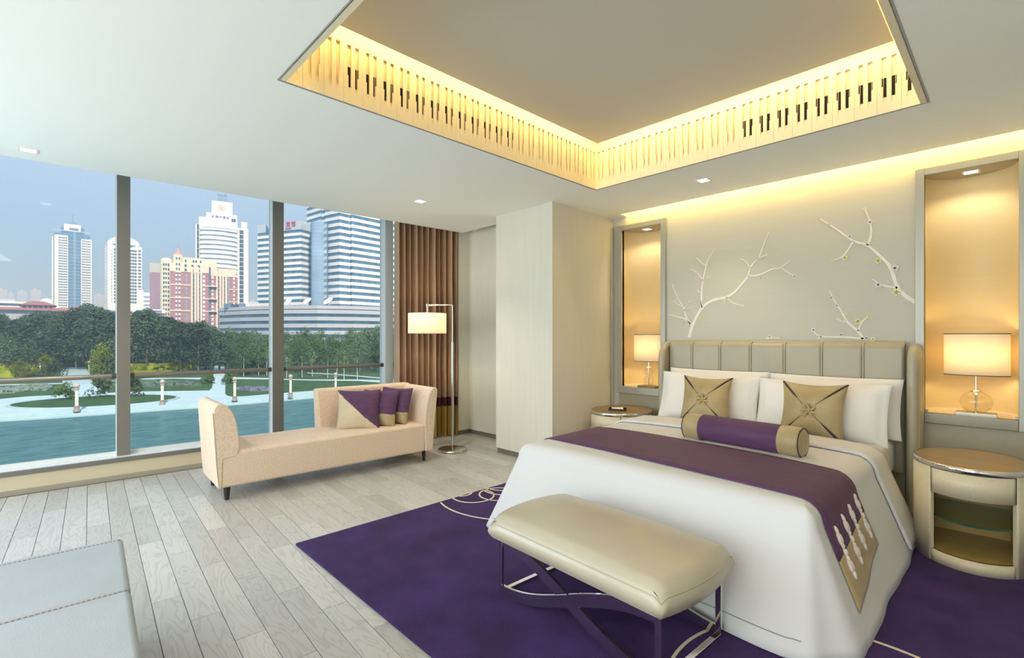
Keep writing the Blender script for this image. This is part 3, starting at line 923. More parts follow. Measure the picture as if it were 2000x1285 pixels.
# duvet -------------------------------------------------------------
W0, RC, ZT = .955, .10, .572
FOOT = 2.475
def crown(dx, y):
    t = max(0, min(1, (y - 2.5) / .9)); t = t * t * (3 - 2 * t)
    return (.008 + .020 * t) * (1 - min(1, abs(dx) / W0) ** 3)
def profile(p):                   # arclength over the edge, p = 0 at half width W0 - RC
    if p <= 0: return (W0 - RC + p, ZT)
    al = RC * PI / 2
    if p < al:
        a = p / RC
        return (W0 - RC + RC * math.sin(a), ZT - RC + RC * math.cos(a))
    q = p - al
    Lh = math.hypot(.185, ZT - RC - .022)
    t = min(q / Lh, 1.0)
    return (W0 + .185 * t, ZT - RC + (-(ZT - RC - .022)) * t)
PMAX = RC * PI / 2 + math.hypot(.185, ZT - RC - .022)
def duvet_mesh(yh=4.08):
    ps = [-.85, -.8, -.7, -.6, -.5, -.4, -.3, -.22, -.15, -.09, -.04, 0, .03, .06, .09, .12, .157] + [RC * PI / 2 + (PMAX - RC * PI / 2) * k / 12 for k in range(1, 13)]
    rows = []
    nside, ncor, nfoot = 34, 14, 34
    rc0 = .05
    for p in ps:
        d, z = profile(p)
        drop = max(0, (ZT - RC - z) / (ZT - RC))
        off = d - W0                                   # signed offset from the top rectangle
        row = []
        def base_side(sg):
            pass
        # straight half extents shrink for insets
        hx = W0 - rc0
        cyc = FOOT + rc0
        ins = off + rc0                                # radius of the corner for this ring
        def pt(nx, ny, cx_, cy_, r, s_):
            fs_ = r
            x = cx_ + nx * fs_
            ff = .42 if drop > 0 else 1.0
            ry_ = fs_ if off <= 0 else rc0 + off * 1.4
            y = cy_ + ny * ry_
            return [x, y, z]
        if ins >= 0.0:
            r = ins
            hx_, cy_ = hx, cyc
        else:
            r = 0.0
            hx_, cy_ = hx + ins, cyc - ins
        hx_ = max(hx_, .002)
        # right side, from the head end to the corner
        for i in range(nside):
            t = i / nside
            y = yh + (cy_ - yh) * t
            x = hx_ + r
            row.append([x, y, z, 's', t])
        for i in range(ncor):
            a = (PI / 2) * i / ncor
            q = pt(math.cos(a), -math.sin(a), hx_, cy_, r, 0)
            row.append([q[0], q[1], z, 'c', i / ncor])
        for i in range(nfoot + 1):
            t = i / nfoot
            q = pt(0, -1, hx_ * (1 - 2 * t), cy_, r, 0)
            row.append([q[0], q[1], z, 'f', t])
        for i in range(1, ncor + 1):
            a = (PI / 2) * (1 - i / ncor)
            q = pt(math.cos(a), -math.sin(a), hx_, cy_, r, 0)
            row.append([-q[0], q[1], z, 'c', 1 - i / ncor])
        for i in range(1, nside + 1):
            t = 1 - i / nside
            y = yh + (cy_ - yh) * t
            row.append([-(hx_ + r), y, z, 's', t])
        for v in row:
            x, y, zz_, k, t = v
            zz_ += crown(x, y) * max(0, 1 - drop * 4)
            # rear hem lifts the side drape a little towards the pillows
            if drop > 0:
                if k == 's':
                    w = .006 * math.sin(y * 7.3 + (1 if x > 0 else 2.2)) + .003 * math.sin(y * 16)
                    x += (1 if x > 0 else -1) * w * drop
                elif k == 'f':
                    y += (.012 * math.sin(x * 5.0 + 1) + .006 * math.sin(x * 13)) * drop
                else:
                    w = .016 * math.sin(t * PI) * math.sin(t * PI * 3) * drop
                    x += (1 if x > 0 else -1) * w; y -= w * .6
                    zz_ += 0
            zz_ += .004 * noise.noise((x * 2.5, y * 2.5, 0)) * (1 - drop)
            v[0], v[1], v[2] = x, y, zz_
        rows.append([(BX + v[0], v[1], v[2]) for v in row])
    n = len(rows[0])
    m = MB()
    vs = [p for r in rows for p in r]
    fs = [(j * n + i, j * n + i + 1, (j + 1) * n + i + 1, (j + 1) * n + i) for j in range(len(rows) - 1) for i in range(n - 1)]
    m.put(vs, fs, True)
    return m
dv = duvet_mesh()
dv.xf(Matrix.Translation((-BX, -3.3, 0)))
duv = dv.build('duvet', M_linen, None, weld=True, loc=(BX, 3.3, 0))
ncols = 34 + 14 + 35 + 14 + 34
NR = len(dv.v) // ncols
ra, rb_row = dv.v[(NR - 3) * ncols:(NR - 2) * ncols], dv.v[(NR - 2) * ncols:(NR - 1) * ncols]
hp_ = [Vector(ra[i]).lerp(Vector(rb_row[i]), .3) for i in range(34 + 12, ncols - 34 - 12)]
hp_ = [p + Vector((0, -.0015, .001)) for p in hp_]
MB().tube(hp_, .0022, 5).build('hem_stitch', mat('grey_hem_stitch', (.30, .30, .32), .8), duv)
s = duv.modifiers.new('solid', 'SOLIDIFY'); s.thickness = .012; s.offset = -1
tag(duv, 'white cotton duvet draped over the bed to the rug', 'bedding')

def section(p, y, lift=.004):     # signed arclength across the bed at y -> point on the duvet skin
    sg = 1 if p >= 0 else -1
    q = abs(p) - (W0 - RC)
    d, z = profile(q)
    d2, z2 = profile(q + .002)
    tx, tz = d2 - d, z2 - z
    l = math.hypot(tx, tz) or 1
    nx_n, nz_n = -tz / l, tx / l
    drop = max(0, (ZT - RC - z) / (ZT - RC))
    x = sg * d
    z += crown(x, y) * max(0, 1 - drop * 4)
    if drop > 0:
        x += sg * (.006 * math.sin(y * 7.3 + (1 if sg > 0 else 2.2)) + .003 * math.sin(y * 16)) * drop
    return (BX + x + sg * nx_n * lift, y, z + nz_n * lift)
def yline(p, y_l, y_r):
    t = (p + W0) / (2 * W0)
    return y_l + (y_r - y_l) * t
def cloth_strip(name, p0, p1, f0, f1, matl, lift, parent, nu=70, nv=10, thick=.004, p0b=None, p1b=None):
    m = MB()
    def fn(u, v):
        a = p0 + ((p0b if p0b is not None else p0) - p0) * v
        b = p1 + ((p1b if p1b is not None else p1) - p1) * v
        p = a + (b - a) * u
        y = f0(p) + (f1(p) - f0(p)) * v
        return section(p, y, lift)
    m.grid(fn, nu, nv)
    if parent: m.xf(Matrix.Translation((-BX, -3.0, 0)))
    o = m.build(name, matl, parent)
    s = o.modifiers.new('solid', 'SOLIDIFY'); s.thickness = thick; s.offset = 1
    return o
PH = W0 - RC
runner = thing('bed_runner', 'deep purple silk runner with gold pointed end laid across the bed', 'runner', (BX, 3.0, 0))
rf = lambda p: yline(p, 2.74, 2.60)
rb = lambda p: yline(p, 3.37, 3.25)
cloth_strip('runner_cloth', -PH - .30, PH + .312, rf, rb, M_purple, .005, runner, p0b=-PH - .30, p1b=PH + .245)
cloth_strip('gold_end', PH + .313, PH + .52, rf, rb, M_gold, .005, runner, 12, 10, p0b=PH + .246, p1b=PH + .42)
cloth_strip('gold_end', -PH - .40, -PH - .301, rf, rb, M_gold, .005, runner, 12, 10)
for k in range(4):                # knotted frog fastenings over the seam
    v = .16 + .24 * k
    pj = PH + .312 + (.245 - .312) * v
    m = MB()
    def at_(q, dy=0.0, lift=.012):
        y = rf(q) + (rb(q) - rf(q)) * v + dy
        c = Vector(section(q, y, lift)); return (c.x - BX, c.y - 3.0, c.z)
    m.tube([at_(pj - .095 + .19 * j / 8, 0, .010) for j in range(9)], .0065, 8)
    for dq, dy, r_, l_ in ((0, 0, .013, .016), (-.058, -.011, .011, .026), (-.058, .011, .011, .026), (.058, -.011, .011, .026), (.058, .011, .011, .026),
                           (-.094, 0, .010, .022), (.094, 0, .010, .022), (-.028, 0, .010, .014), (.028, 0, .010, .014)):
        m.tube([at_(pj + dq + l_ * t, dy) for t in (-1, -.6, 0, .6, 1)], [r_ * .3, r_ * .85, r_, r_ * .85, r_ * .3], 8)
    m.build('knotted_fastening', mat('ivory_cord', (.78, .70, .64), .7), runner)
# turned-back edge of the duvet near the pillows
te_ = cloth_strip('turned_edge', -PH - .42, PH + .60, lambda p: 3.74 + .03 * math.sin(p * 2), lambda p: 4.10, M_linen, .006, None, 80, 8, .016)
te_.parent = duv
te_.location = (-BX, -3.3, 0)

# pillows ------------------------------------------------------------
def pillow_mesh(w, h, t, flange=0.0, pinch=.06, n=36, sag=.0):
    m = MB()
    def surf(side):
        def fn(u, v):
            a, b = 2 * u - 1, 2 * v - 1
            iu = min(1, abs(a) / (1 - flange)) if flange else abs(a)
            iv = min(1, abs(b) / (1 - flange)) if flange else abs(b)
            th = t / 2 * (max(0, (1 - iu ** 2.6)) * max(0, (1 - iv ** 2.6))) ** .55
            x = w / 2 * a * (1 - pinch * (1 - b * b))
            z = h / 2 * b * (1 - pinch * (1 - a * a))
            wr = .006 * noise.noise((a * 2.3, b * 2.3, w * 9 + side)) * (1 if th > .01 else .3)
            return (x, side * (th + .003) + wr, z)
        return fn
    m.grid(surf(-1), n, n)
    m.grid(surf(1), n, n)
    k = n + 1
    # flip second half
    half = len(m.f) // 2
    m.f = [f if i < half else f[::-1] for i, f in enumerate(m.f)]
    # edge skirt
    off = k * k
    rim = [i for i in range(n)] + [n + j * k for j in range(n)] + [n * k + n - i for i in range(n)] + [(n - j) * k for j in range(n)]
    L = len(rim)
    for i in range(L):
        a, b = rim[i], rim[(i + 1) % L]
        m.f.append([b, a, a + off, b + off]); m.sm.append(True); m.mi.append(0)
    return m
def place(o, loc, tilt=0, rz=0, roll=0):
    o.location = loc
    o.rotation_euler = (Matrix.Rotation(rz, 4, 'Z') @ Matrix.Rotation(tilt, 4, 'X') @ Matrix.Rotation(roll, 4, 'Y')).to_euler()
pm = pillow_mesh(.95, .46, .20, .07, .035).mesh('pillow', M_pillow)
pm2 = pillow_mesh(.92, .46, .20, .07, .035).mesh('pillow', M_pillow)
for lab, x, y, z, tl, rz, me in (
        ('white pillow against the headboard, at the bed side beside the column', -2.0, 4.62, .80, -.20, .01, pm),
        ('white pillow against the headboard, at the bed side beside the oval nightstand with glass shelf', -1.06, 4.62, .795, -.20, -.02, pm),
        ('white pillow standing directly behind the gold cushion nearer the column', -2.0, 4.44, .775, -.26, .02, pm2),
        ('white pillow standing directly behind the gold cushion nearer the oval nightstand with glass shelf', -1.09, 4.41, .765, -.26, -.03, pm2)):
    o = link('pillow', me)
    place(o, (x, y, z), tl, rz)
    tag(o, lab, 'pillow', 'white bed pillows')

def knot_cushion(label, loc, tilt, rz, s=.44):
    root = tag(empty('cushion'), label, 'cushion', 'gold tied cushions')
    m = MB(); n = 48
    def fn(side):
        def f(u, v):
            a, b = 2 * u - 1, 2 * v - 1
            th = .085 * (max(0, 1 - abs(a) ** 2.2) * max(0, 1 - abs(b) ** 2.2)) ** .55
            rr = math.hypot(a, b)
            if side < 0:
                th -= .040 * math.exp(-(rr / .20) ** 2)
                dg = abs(abs(a) - abs(b))
                if rr > .12: th -= .010 * math.exp(-(dg / .05) ** 2) * min(1, rr)
                ang = math.atan2(b, a)
                th += .0035 * math.sin(ang * 22) * math.exp(-((rr - .3) / .25) ** 2)
            x = s / 2 * a * (1 - .11 * (1 - b * b)); z = s / 2 * b * (1 - .11 * (1 - a * a))
            return (x, side * (th + .002), z)
        return f
    m.grid(fn(-1), n, n); m.grid(fn(1), n, n)
    half = len(m.f) // 2
    m.f = [f if i < half else f[::-1] for i, f in enumerate(m.f)]
    k = n + 1; off = k * k
    rim = [i for i in range(n)] + [n + j * k for j in range(n)] + [n * k + n - i for i in range(n)] + [(n - j) * k for j in range(n)]
    for i in range(len(rim)):
        a, b = rim[i], rim[(i + 1) % len(rim)]
        m.f.append([b, a, a + off, b + off]); m.sm.append(True); m.mi.append(0)
    m.build('cover', M_gold, root)
    # dark lining showing along the diagonals, widening towards the corners
    f = fn(-1)
    for (sa, sb) in ((1, 1), (-1, 1), (1, -1), (-1, -1)):
        q = MB()
        def strip(u, v, sa=sa, sb=sb):
            r = .20 + .79 * u
            w = (.004 + .075 * max(0, u - .25) * (1.25 - u)) * (2 * v - 1)
            if sb < 0 and sa < 0: w *= .6
            a = min(1, r + w); b = min(1, r - w)
            p = f((sa * a + 1) / 2, (sb * b + 1) / 2)
            return (p[0], p[1] - .0035, p[2])
        q.grid(strip, 20, 3)
        o = q.build('lining_fold', M_plum, root)
        so_ = o.modifiers.new('s', 'SOLIDIFY'); so_.thickness = .003
    kn = MB()
    y0 = f(.5, .5)[1] - .012
    for a0 in (0.35, 1.6, 2.9, 3.9, 5.0, 5.7):
        pts = []
        for i in range(7):
            t = i / 6
            r = .055 * math.sin(t * PI * .8)
            pts.append((r * math.cos(a0 + t * .6), y0 - .018 * math.sin(t * PI), r * math.sin(a0 + t * .6) - .012 * t))
        kn.tube(pts, [.010, .010, .009, .008, .007, .006, .004], 8)
    kn.lathe([(.002, -.016), (.014, -.008), (.017, 0), (.014, .008), (.002, .016)], (0, y0 - .012, 0), 12)
    kn.build('knot', M_gold, root)
    place(root, loc, tilt, rz)
    return root
knot_cushion('gold silk cushion with a tied centre, nearer the column', (-1.925, 4.25, .775), -.28, .06)
knot_cushion('gold tied silk cushion nearer the oval nightstand with the glass shelf', (-1.085, 4.23, .772), -.26, -.05, .455)

# bolster
bo = tag(empty('bolster'), 'purple bolster with gold ends lying in front of the cushions', 'bolster')
Lb, rb_ = .80, .095
def cyl(m, x0, x1, r, n=40, cap0=False, cap1=False, round_=0.0):
    prof = []
    k = 10
    for i in range(k + 1):
        t = i / k
        prof.append((r, x0 + (x1 - x0) * t))
    mm = MB().lathe(prof, n=n, cap=False)
    m.put([(z, y, x) for x, y, z in mm.v], mm.f, True)
m = MB(); cyl(m, -.27, .27, rb_ + .001); m.build('purple_sleeve', M_purple, bo)
for sg in (-1, 1):
    m = MB()
    prof = [(rb_, .268), (rb_ + .001, .33), (rb_, .375), (rb_ - .004, .392), (rb_ - .018, .401), (.05, .404), (.012, .400), (.0005, .399)]
    mm = MB().lathe(prof, n=40, cap=False)
    m.put([(z * sg, y, x) for x, y, z in mm.v], [f if sg > 0 else f[::-1] for f in mm.f], True)
    m.build('gold_cap', M_gold, bo)
    m = MB()
    m.tube([(.394 * sg, (rb_ - .004) * math.cos(a), (rb_ - .004) * math.sin(a)) for a in [2 * PI * i / 36 for i in range(37)]], .0035, 6)
    m.build('piping', M_plum, bo)
place(bo, (-1.32, 3.46, ZT + .012 + rb_), 0, -.08)

# ================================================================== NIGHTSTANDS
def nightstand(label, x, y, rz, a=.275, b=.345, Ht=.60):
    t = thing('nightstand', label, 'nightstand', (x, y, 0), rz, None)
    n = 96
    def el(ang, k=1.0): return (a * k * math.cos(ang), b * k * math.sin(ang))
    ha = math.radians(40)                     # half opening as parameter angle around -y
    a0, a1 = -PI / 2 - ha, -PI / 2 + ha
    def shell(ang0, ang1, z0, z1, nseg, mi=0, th=.02, k=1.0):
        m = MB()
        ia, ib = 1 - th / a, 1 - th / b
        def o_(ang): return (a * k * math.cos(ang), b * k * math.sin(ang))
        def i_(ang): return (a * k * ia * math.cos(ang), b * k * ib * math.sin(ang))
        A = [ang0 + (ang1 - ang0) * i / nseg for i in range(nseg + 1)]
        poly = [o_(q) for q in A] + [i_(q) for q in reversed(A)]
        for i in range(nseg):
            q = [o_(A[i]), o_(A[i + 1]), i_(A[i + 1]), i_(A[i])]
            m.put([(px_, py_, z0) for px_, py_ in q] + [(px_, py_, z1) for px_, py_ in q],
                  [(0, 1, 5, 4)], True, mi)
            m.put([(px_, py_, z0) for px_, py_ in q] + [(px_, py_, z1) for px_, py_ in q],
                  [(2, 3, 7, 6), (4, 5, 6, 7), (3, 2, 1, 0)], False, mi)
        for q, s_ in ((A[0], 0), (A[-1], 1)):
            p, r = o_(q), i_(q)
            m.put([(*p, z0), (*r, z0), (*r, z1), (*p, z1)], [(0, 1, 2, 3) if s_ == 0 else (3, 2, 1, 0)], False, mi)
        return m
    zt = Ht - .03
    zd = zt - .145                           # drawer underside
    shell(a1 + .006, a0 - .006 + 2 * PI, .012, zt, 72).build('body_shell', M_shag, t, weld=True)
    shell(a0, a1, .012, .085, 24).build('plinth_front', M_shag, t, weld=True)
    shell(a0 + .004, a1 - .004, zd, zt - .003, 24, k=1.004).build('drawer', M_shag, t, weld=True)
    MB().lathe([(.95, 0), (.95, .012)], n=64, sx=a, sy=b).build('foot', M_blackw, t)
    # box inside
    xl = a * math.cos(a0) * 1.0; xr = a * math.cos(a1)
    yf = b * math.sin(a0)
    yb = b * .55
    ins = MB()
    ins.box(xl - .012, xl, yf + .015, yb, .08, zt); ins.box(xr, xr + .012, yf + .015, yb, .08, zt)
    ins.box(xl - .012, xr + .012, yb, yb + .012, .08, zt)
    fa = [a0 + (a1 - a0) * i / 16 for i in range(17)]
    fp = [el(q, .97) for q in fa] + [(xr, yb), (xl, yb)]
    ins.prism(fp, .072, .085)
    ins.prism(fp, zd - .006, zd)
    ins.build('niche_box', M_nsin, t)
    gp = [el(q, .93) for q in fa] + [(xr, yb), (xl, yb)]
    MB().prism(gp, .27, .278).build('glass_shelf', M_edgeglass, t)
    ed = MB()
    for i in range(16):
        p, q = el(fa[i], .932), el(fa[i + 1], .932)
        ed.put([(*p, .2695), (*q, .2695), (*q, .2785), (*p, .2785)], [(0, 1, 2, 3)], True)
    ed.build('shelf_edge', mat('green_glass_edge', (.02, .09, .06), .15), t)
    rm = MB().lathe([(1.0, zt), (1.012, zt + .004), (1.012, zt + .024), (1.0, zt + .03), (.97, zt + .03)], n=96, sx=a, sy=b, cap=False)
    rm.build('rim', M_chrome, t)
    MB().lathe([(.985, zt + .001), (.985, zt + .0285)], n=96, sx=a, sy=b).build('tabletop', M_nstop, t)
    for q_ in (a0 + .001, a1 - .001):
        p_ = el(q_, 1.003)
        MB().box(p_[0] - .0016, p_[0] + .0016, p_[1] - .0016, p_[1] + .0016, zd, zt).build('seam', M_dark, t)
    return t
nightstand('oval nightstand with chrome rim, drawer and open glass shelf, fully visible beside the bed', -.19, 4.09, .05)
nightstand('oval nightstand half hidden by the bed, with a black tray on it', -2.935, 4.45, -.06, .30, .34, .565)

tr = thing('tray', 'small black tray on the nightstand beside the column', 'tray', (-2.93, 4.38, .5655), .5)
m = MB(); m.box(-.09, .09, -.065, .065, 0, .006)
for q in ((-.09, .09, -.065, -.058), (-.09, .09, .058, .065), (-.09, -.083, -.065, .065), (.083, .09, -.065, .065)): m.box(*q, .006, .02)
m.build('tray_body', M_black, tr)
cd = thing('folded_card', 'cream folded card lying in the black tray', 'card', (-2.935, 4.38, .5720), .8)
MB().put([(-.06, -.04, .001), (.06, -.04, .001), (.06, 0, .022), (-.06, 0, .022), (-.06, .04, .001), (.06, .04, .001)],
         [(0, 1, 2, 3), (3, 2, 5, 4)]).build('card_sheet', M_paper, cd)

# ================================================================== BENCH AT THE BED'S FOOT
bn = thing('bench', 'pearl beige leather bench with crossed chrome straps at the foot of the bed', 'bench', (-1.392, 1.945, RG), math.radians(-2.5))
bl, bd = .98, .56
ct0, ct1 = .284, .400
m = MB()
def cushion_fn():
    NU, NV = 44, 24
    def top(u, v):
        a, b = 2 * u - 1, 2 * v - 1
        cr_ = .045 * max(0, 1 - abs(a) ** 3) ** .6 * max(0, 1 - abs(b) ** 2.2) ** .8
        # rounded edge
        ed = min(1, min(1 - abs(a), 10) * bl / 2 / .03); eb = min(1, (1 - abs(b)) * bd / 2 / .03)
        dz = -.022 * ((1 - ed) ** 2 + (1 - eb) ** 2)
        return (a * (bl / 2 + .04 * (1 - b * b)), b * bd / 2, ct1 + cr_ + dz)
    return top, NU, NV
topf, NU, NV = cushion_fn()
m.grid(topf, NU, NV)
def sidef(u, v):
    per = [(-1, -1), (1, -1), (1, 1), (-1, 1), (-1, -1)]
    k = min(3, int(u * 4)); t = u * 4 - k
    a = per[k][0] + (per[k + 1][0] - per[k][0]) * t; b = per[k][1] + (per[k + 1][1] - per[k][1]) * t
    tz = topf((a + 1) / 2, (b + 1) / 2)[2]
    bul = .018 * math.sin(v * PI)
    x = a * (bl / 2 + bul * (1 if abs(a) > .999 else 0)); y = b * (bd / 2 + bul * (1 if abs(b) > .999 else 0))
    x += a * .04 * (1 - b * b)
    return (x, y, ct0 + (tz - ct0) * v)
m.grid(sidef, 120, 8)
m.box(-bl / 2 + .01, bl / 2 - .01, -bd / 2 + .01, bd / 2 - .01, ct0 - .004, ct0 + .02)
m.build('seat_cushion', M_leather, bn)
pp = MB()
ring_ = [sidef(i / 160, .86) for i in range(161)]
pp.tube([(p[0] * 1.003, p[1] * 1.004, p[2]) for p in ring_], .0024, 6)
pp.build('piping', M_leather, bn)
fw, th_ = .026, .014
x0, x1 = -bl / 2 + .03, bl / 2 - .03
for y_ in (-bd / 2 + .035, bd / 2 - .035):
    for x_ in (x0, x1):
        MB().box(x_ - fw / 2, x_ + fw / 2, y_ - th_ / 2, y_ + th_ / 2, 0, ct0 - .006).build('leg', M_chrome, bn, .002)
    for up in (0, 1):
        st = MB()
        NN = 40
        for i in range(NN):
            def pz(t):
                z = (ct0 - .03) * (.5 + .5 * math.cos(PI * t))
                return z if up else (ct0 - .03) - z
            t0, t1 = i / NN, (i + 1) / NN
            xa, xb = x0 + (x1 - x0) * t0, x0 + (x1 - x0) * t1
            ya, yb_ = y_ - th_ / 2 + (.001 if up else -.001), y_ + th_ / 2 + (.001 if up else -.001)
            # perpendicular half width
            sl = (pz(min(1, t0 + .01)) - pz(max(0, t0 - .01))) / ((x1 - x0) * (min(1, t0 + .01) - max(0, t0 - .01)))
            sl2 = (pz(min(1, t1 + .01)) - pz(max(0, t1 - .01))) / ((x1 - x0) * (min(1, t1 + .01) - max(0, t1 - .01)))
            h0 = .027 * math.sqrt(1 + sl * sl); h1 = .027 * math.sqrt(1 + sl2 * sl2)
            c0, c1 = pz(t0) + .016, pz(t1) + .016
            vs = [(xa, ya, c0 - h0), (xb, ya, c1 - h1), (xb, ya, c1 + h1), (xa, ya, c0 + h0),
                  (xa, yb_, c0 - h0), (xb, yb_, c1 - h1), (xb, yb_, c1 + h1), (xa, yb_, c0 + h0)]
            vs = [(p[0], p[1], max(.0, p[2])) for p in vs]
            st.put(vs, [(0, 1, 2, 3), (7, 6, 5, 4), (3, 2, 6, 7), (1, 0, 4, 5)])
        st.build('crossed_strap', M_chrome, bn, weld=True)
for x_ in (x0, x1):
    MB().box(x_ - fw / 2, x_ + fw / 2, -bd / 2 + .03, bd / 2 - .03, 0, .012).build('floor_bar', M_chrome, bn, .002)
    MB().box(x_ - fw / 2, x_ + fw / 2, -bd / 2 + .03, bd / 2 - .03, ct0 - .018, ct0 - .006).build('top_bar', M_chrome, bn, .002)

# ================================================================== CHAISE
ch = thing('chaise', 'cream boucle chaise longue with a low arm and a wrapped corner back, by the window', 'sofa', (-4.46, 1.02, 0), PI / 2 - math.radians(1.9))
# local: +x along the window (towards the curtain), +y towards the window
CL, CD = 2.02, .64
MB().box(.01, CL - .085, 0, CD, .112, .405).build('seat_block', M_chaise, ch, .028, 4)
def extr(prof, y0, y1, name, bev=.02, top_fn=None):
    m = MB()
    n = len(prof)
    vs = []
    for k, y in enumerate((y0, y1)):
        for x, z in prof: vs.append((x, y, z))
    fs = [tuple(range(n)), tuple(range(2 * n - 1, n - 1, -1))] + [(i, n + i, n + (i + 1) % n, (i + 1) % n) for i in range(n)]
    m.put(vs, fs)
    return m.build(name, M_chaise, ch, bev, 3, weld=True)
armL = [(.0, .112), (-.015, .30), (-.03, .55), (-.040, .735), (-.030, .775), (-.006, .798), (.03, .798), (.065, .775), (.10, .725), (.128, .64), (.143, .54), (.148, .44), (.142, .385), (.12, .36), (.03, .35), (.02, .112)]
extr(armL, -.006, CD + .006, 'low_arm', .014)
armR = [(CL - .088, .112), (CL - .098, .36), (CL - .098, .45), (CL - .085, .58), (CL - .055, .70), (CL - .025, .765), (CL + .01, .790), (CL + .05, .788), (CL + .068, .765), (CL + .062, .70), (CL + .035, .45), (CL + .005, .112)]
extr(armR, -.006, CD + .03, 'high_arm', .016)
# back wrapping the corner: prism leaning outward
m = MB()
bx0, bx1 = 1.0, CL + .02
yf0, yf1 = CD - .115, CD + .0
vs = [(bx0, yf0, .38), (bx1, yf0, .38), (bx1, yf1, .112), (bx0, yf1, .112),
      (bx0 - .01, yf0 + .055, .80), (bx1 + .04, yf0 + .03, .80), (bx1 + .04, yf1 + .055, .80), (bx0 - .01, yf1 + .055, .80)]
m.put(vs, [(3, 2, 1, 0), (4, 5, 6, 7), (0, 1, 5, 4), (1, 2, 6, 5), (2, 3, 7, 6), (3, 0, 4, 7)])
m.build('back', M_chaise, ch, .028, 4)
for x in (.07, CL - .07):
    for y in (.06, CD - .05):
        g = MB().lathe([(.017, 0), (.027, .115)], (x, y, 0), 4); g.build('leg', M_blackw, ch)
MB().tube([(-.0415, -.006, .73), (-.016, -.006, .30), (.002, -.004, .115)], .003, 6).build('piping', mat('chaise_piping', (.45, .35, .27), .8), ch)

def two_tone_cushion(label, loc, rot, s, mode):
    root = tag(empty('cushion'), label, 'cushion', 'purple and sand cushions on the chaise')
    base = pillow_mesh(s, s, .15, 0, .07, 40)
    # split faces by a curve across the cover
    pa, pb = MB(), MB()
    me_v = base.v
    for f in base.f:
        cx = sum(me_v[i][0] for i in f) / len(f) / (s / 2); cz = sum(me_v[i][2] for i in f) / len(f) / (s / 2)
        if mode == 'diag':
            low = cz < -.95 * cx - .02 + .16 * (1 - (cx) ** 2) * -1 + 0
        else:
            low = cz < -.42 + .05 * math.sin(cx * 2)
        (pb if low else pa).f.append(f)
    for q, nm, mt_ in ((pa, 'purple_half', M_purple), (pb, 'sand_half', M_sand if mode == 'diag' else M_gold)):
        q.v = me_v; q.sm = [True] * len(q.f); q.mi = [0] * len(q.f)
        o = q.build(nm, mt_, root)
        bm = bmesh.new(); bm.from_mesh(o.data)
        bmesh.ops.delete(bm, geom=[v for v in bm.verts if not v.link_faces], context='VERTS')
        bm.to_mesh(o.data); bm.free()
    root.location = loc
    root.rotation_euler = rot
    return root
two_tone_cushion('purple and sand cushion split diagonally, front one of three on the chaise', (-4.74, 2.36, .585), (math.radians(-24), 0, math.radians(58)), .43, 'diag')
two_tone_cushion('purple cushion with a gold foot, middle one of three on the chaise', (-4.72, 2.585, .58), (math.radians(-22), 0, math.radians(38)), .40, 'band')
two_tone_cushion('purple cushion with a gold foot, rearmost of three, against the chaise\'s high arm', (-4.73, 2.775, .59), (math.radians(-18), 0, math.radians(22)), .40, 'band')

# ================================================================== FLOOR LAMP
flamp = thing('floor_lamp', 'nickel floor lamp with cream drum shade on an angled arm, beside the chaise', 'lamp', (-4.606, 3.471, 0))
MB().lathe([(.166, 0), (.170, .004), (.170, .022), (.164, .028), (.012, .030)], n=48).build('base', M_nickel, flamp)
MB().tube([(0, 0, .025), (0, 0, .09)], .007, 12).build('foot_rod', M_nickel, flamp)
MB().tube([(0, 0, .085), (0, 0, 1.275)], .016, 16).build('pole', M_nickel, flamp)
ddx, ddy = -RX * .55 - 0 * .3, -RY * .62
ln = math.hypot(ddx, ddy); ddx, ddy = ddx / ln, ddy / ln
LA = .295
MB().tube([(0, 0, 1.27), (0, 0, 1.712)], .0075, 12).build('upper_rod', M_nickel, flamp)
MB().tube([(0, 0, 1.712), (ddx * LA, ddy * LA, 1.712)], .0075, 12).build('arm', M_nickel, flamp)
MB().tube([(ddx * LA, ddy * LA, 1.725), (ddx * LA, ddy * LA, 1.56)], .009, 12).build('drop_rod', M_nickel, flamp)
MB().lathe([(.017, -.012), (.017, .012)], (ddx * LA, ddy * LA, 1.712), 16).build('joint', M_nickel, flamp)
m = MB()
m.grid(lambda u, v: (ddx * LA + .222 * math.cos(2 * PI * u), ddy * LA + .222 * math.sin(2 * PI * u), 1.378 + .238 * v), 48, 1)
sh = m.build('lamp_shade', M_shadeF, flamp, weld=True)
sl = sh.modifiers.new('solid', 'SOLIDIFY'); sl.thickness = .002
for z_ in (1.379, 1.615):
    MB().grid(lambda u, v: (ddx * LA + .2235 * math.cos(2 * PI * u), ddy * LA + .2235 * math.sin(2 * PI * u), z_ - .0025 + .005 * v), 48, 1).build('shade_trim', mat('shade_rim', (.4, .33, .24), .6), sh)
MB().tube([(ddx * LA - .22, ddy * LA, 1.57), (ddx * LA + .22, ddy * LA, 1.57)], .003, 6).build('shade_spider', M_nickel, flamp)
l = bpy.data.lights.new('bulb', 'POINT'); l.energy = 6; l.color = (1, .74, .42); l.shadow_soft_size = .04
lo = bpy.data.objects.new('bulb', l); lo.location = (ddx * LA, ddy * LA, 1.50); lo.parent = flamp; COL.objects.link(lo)

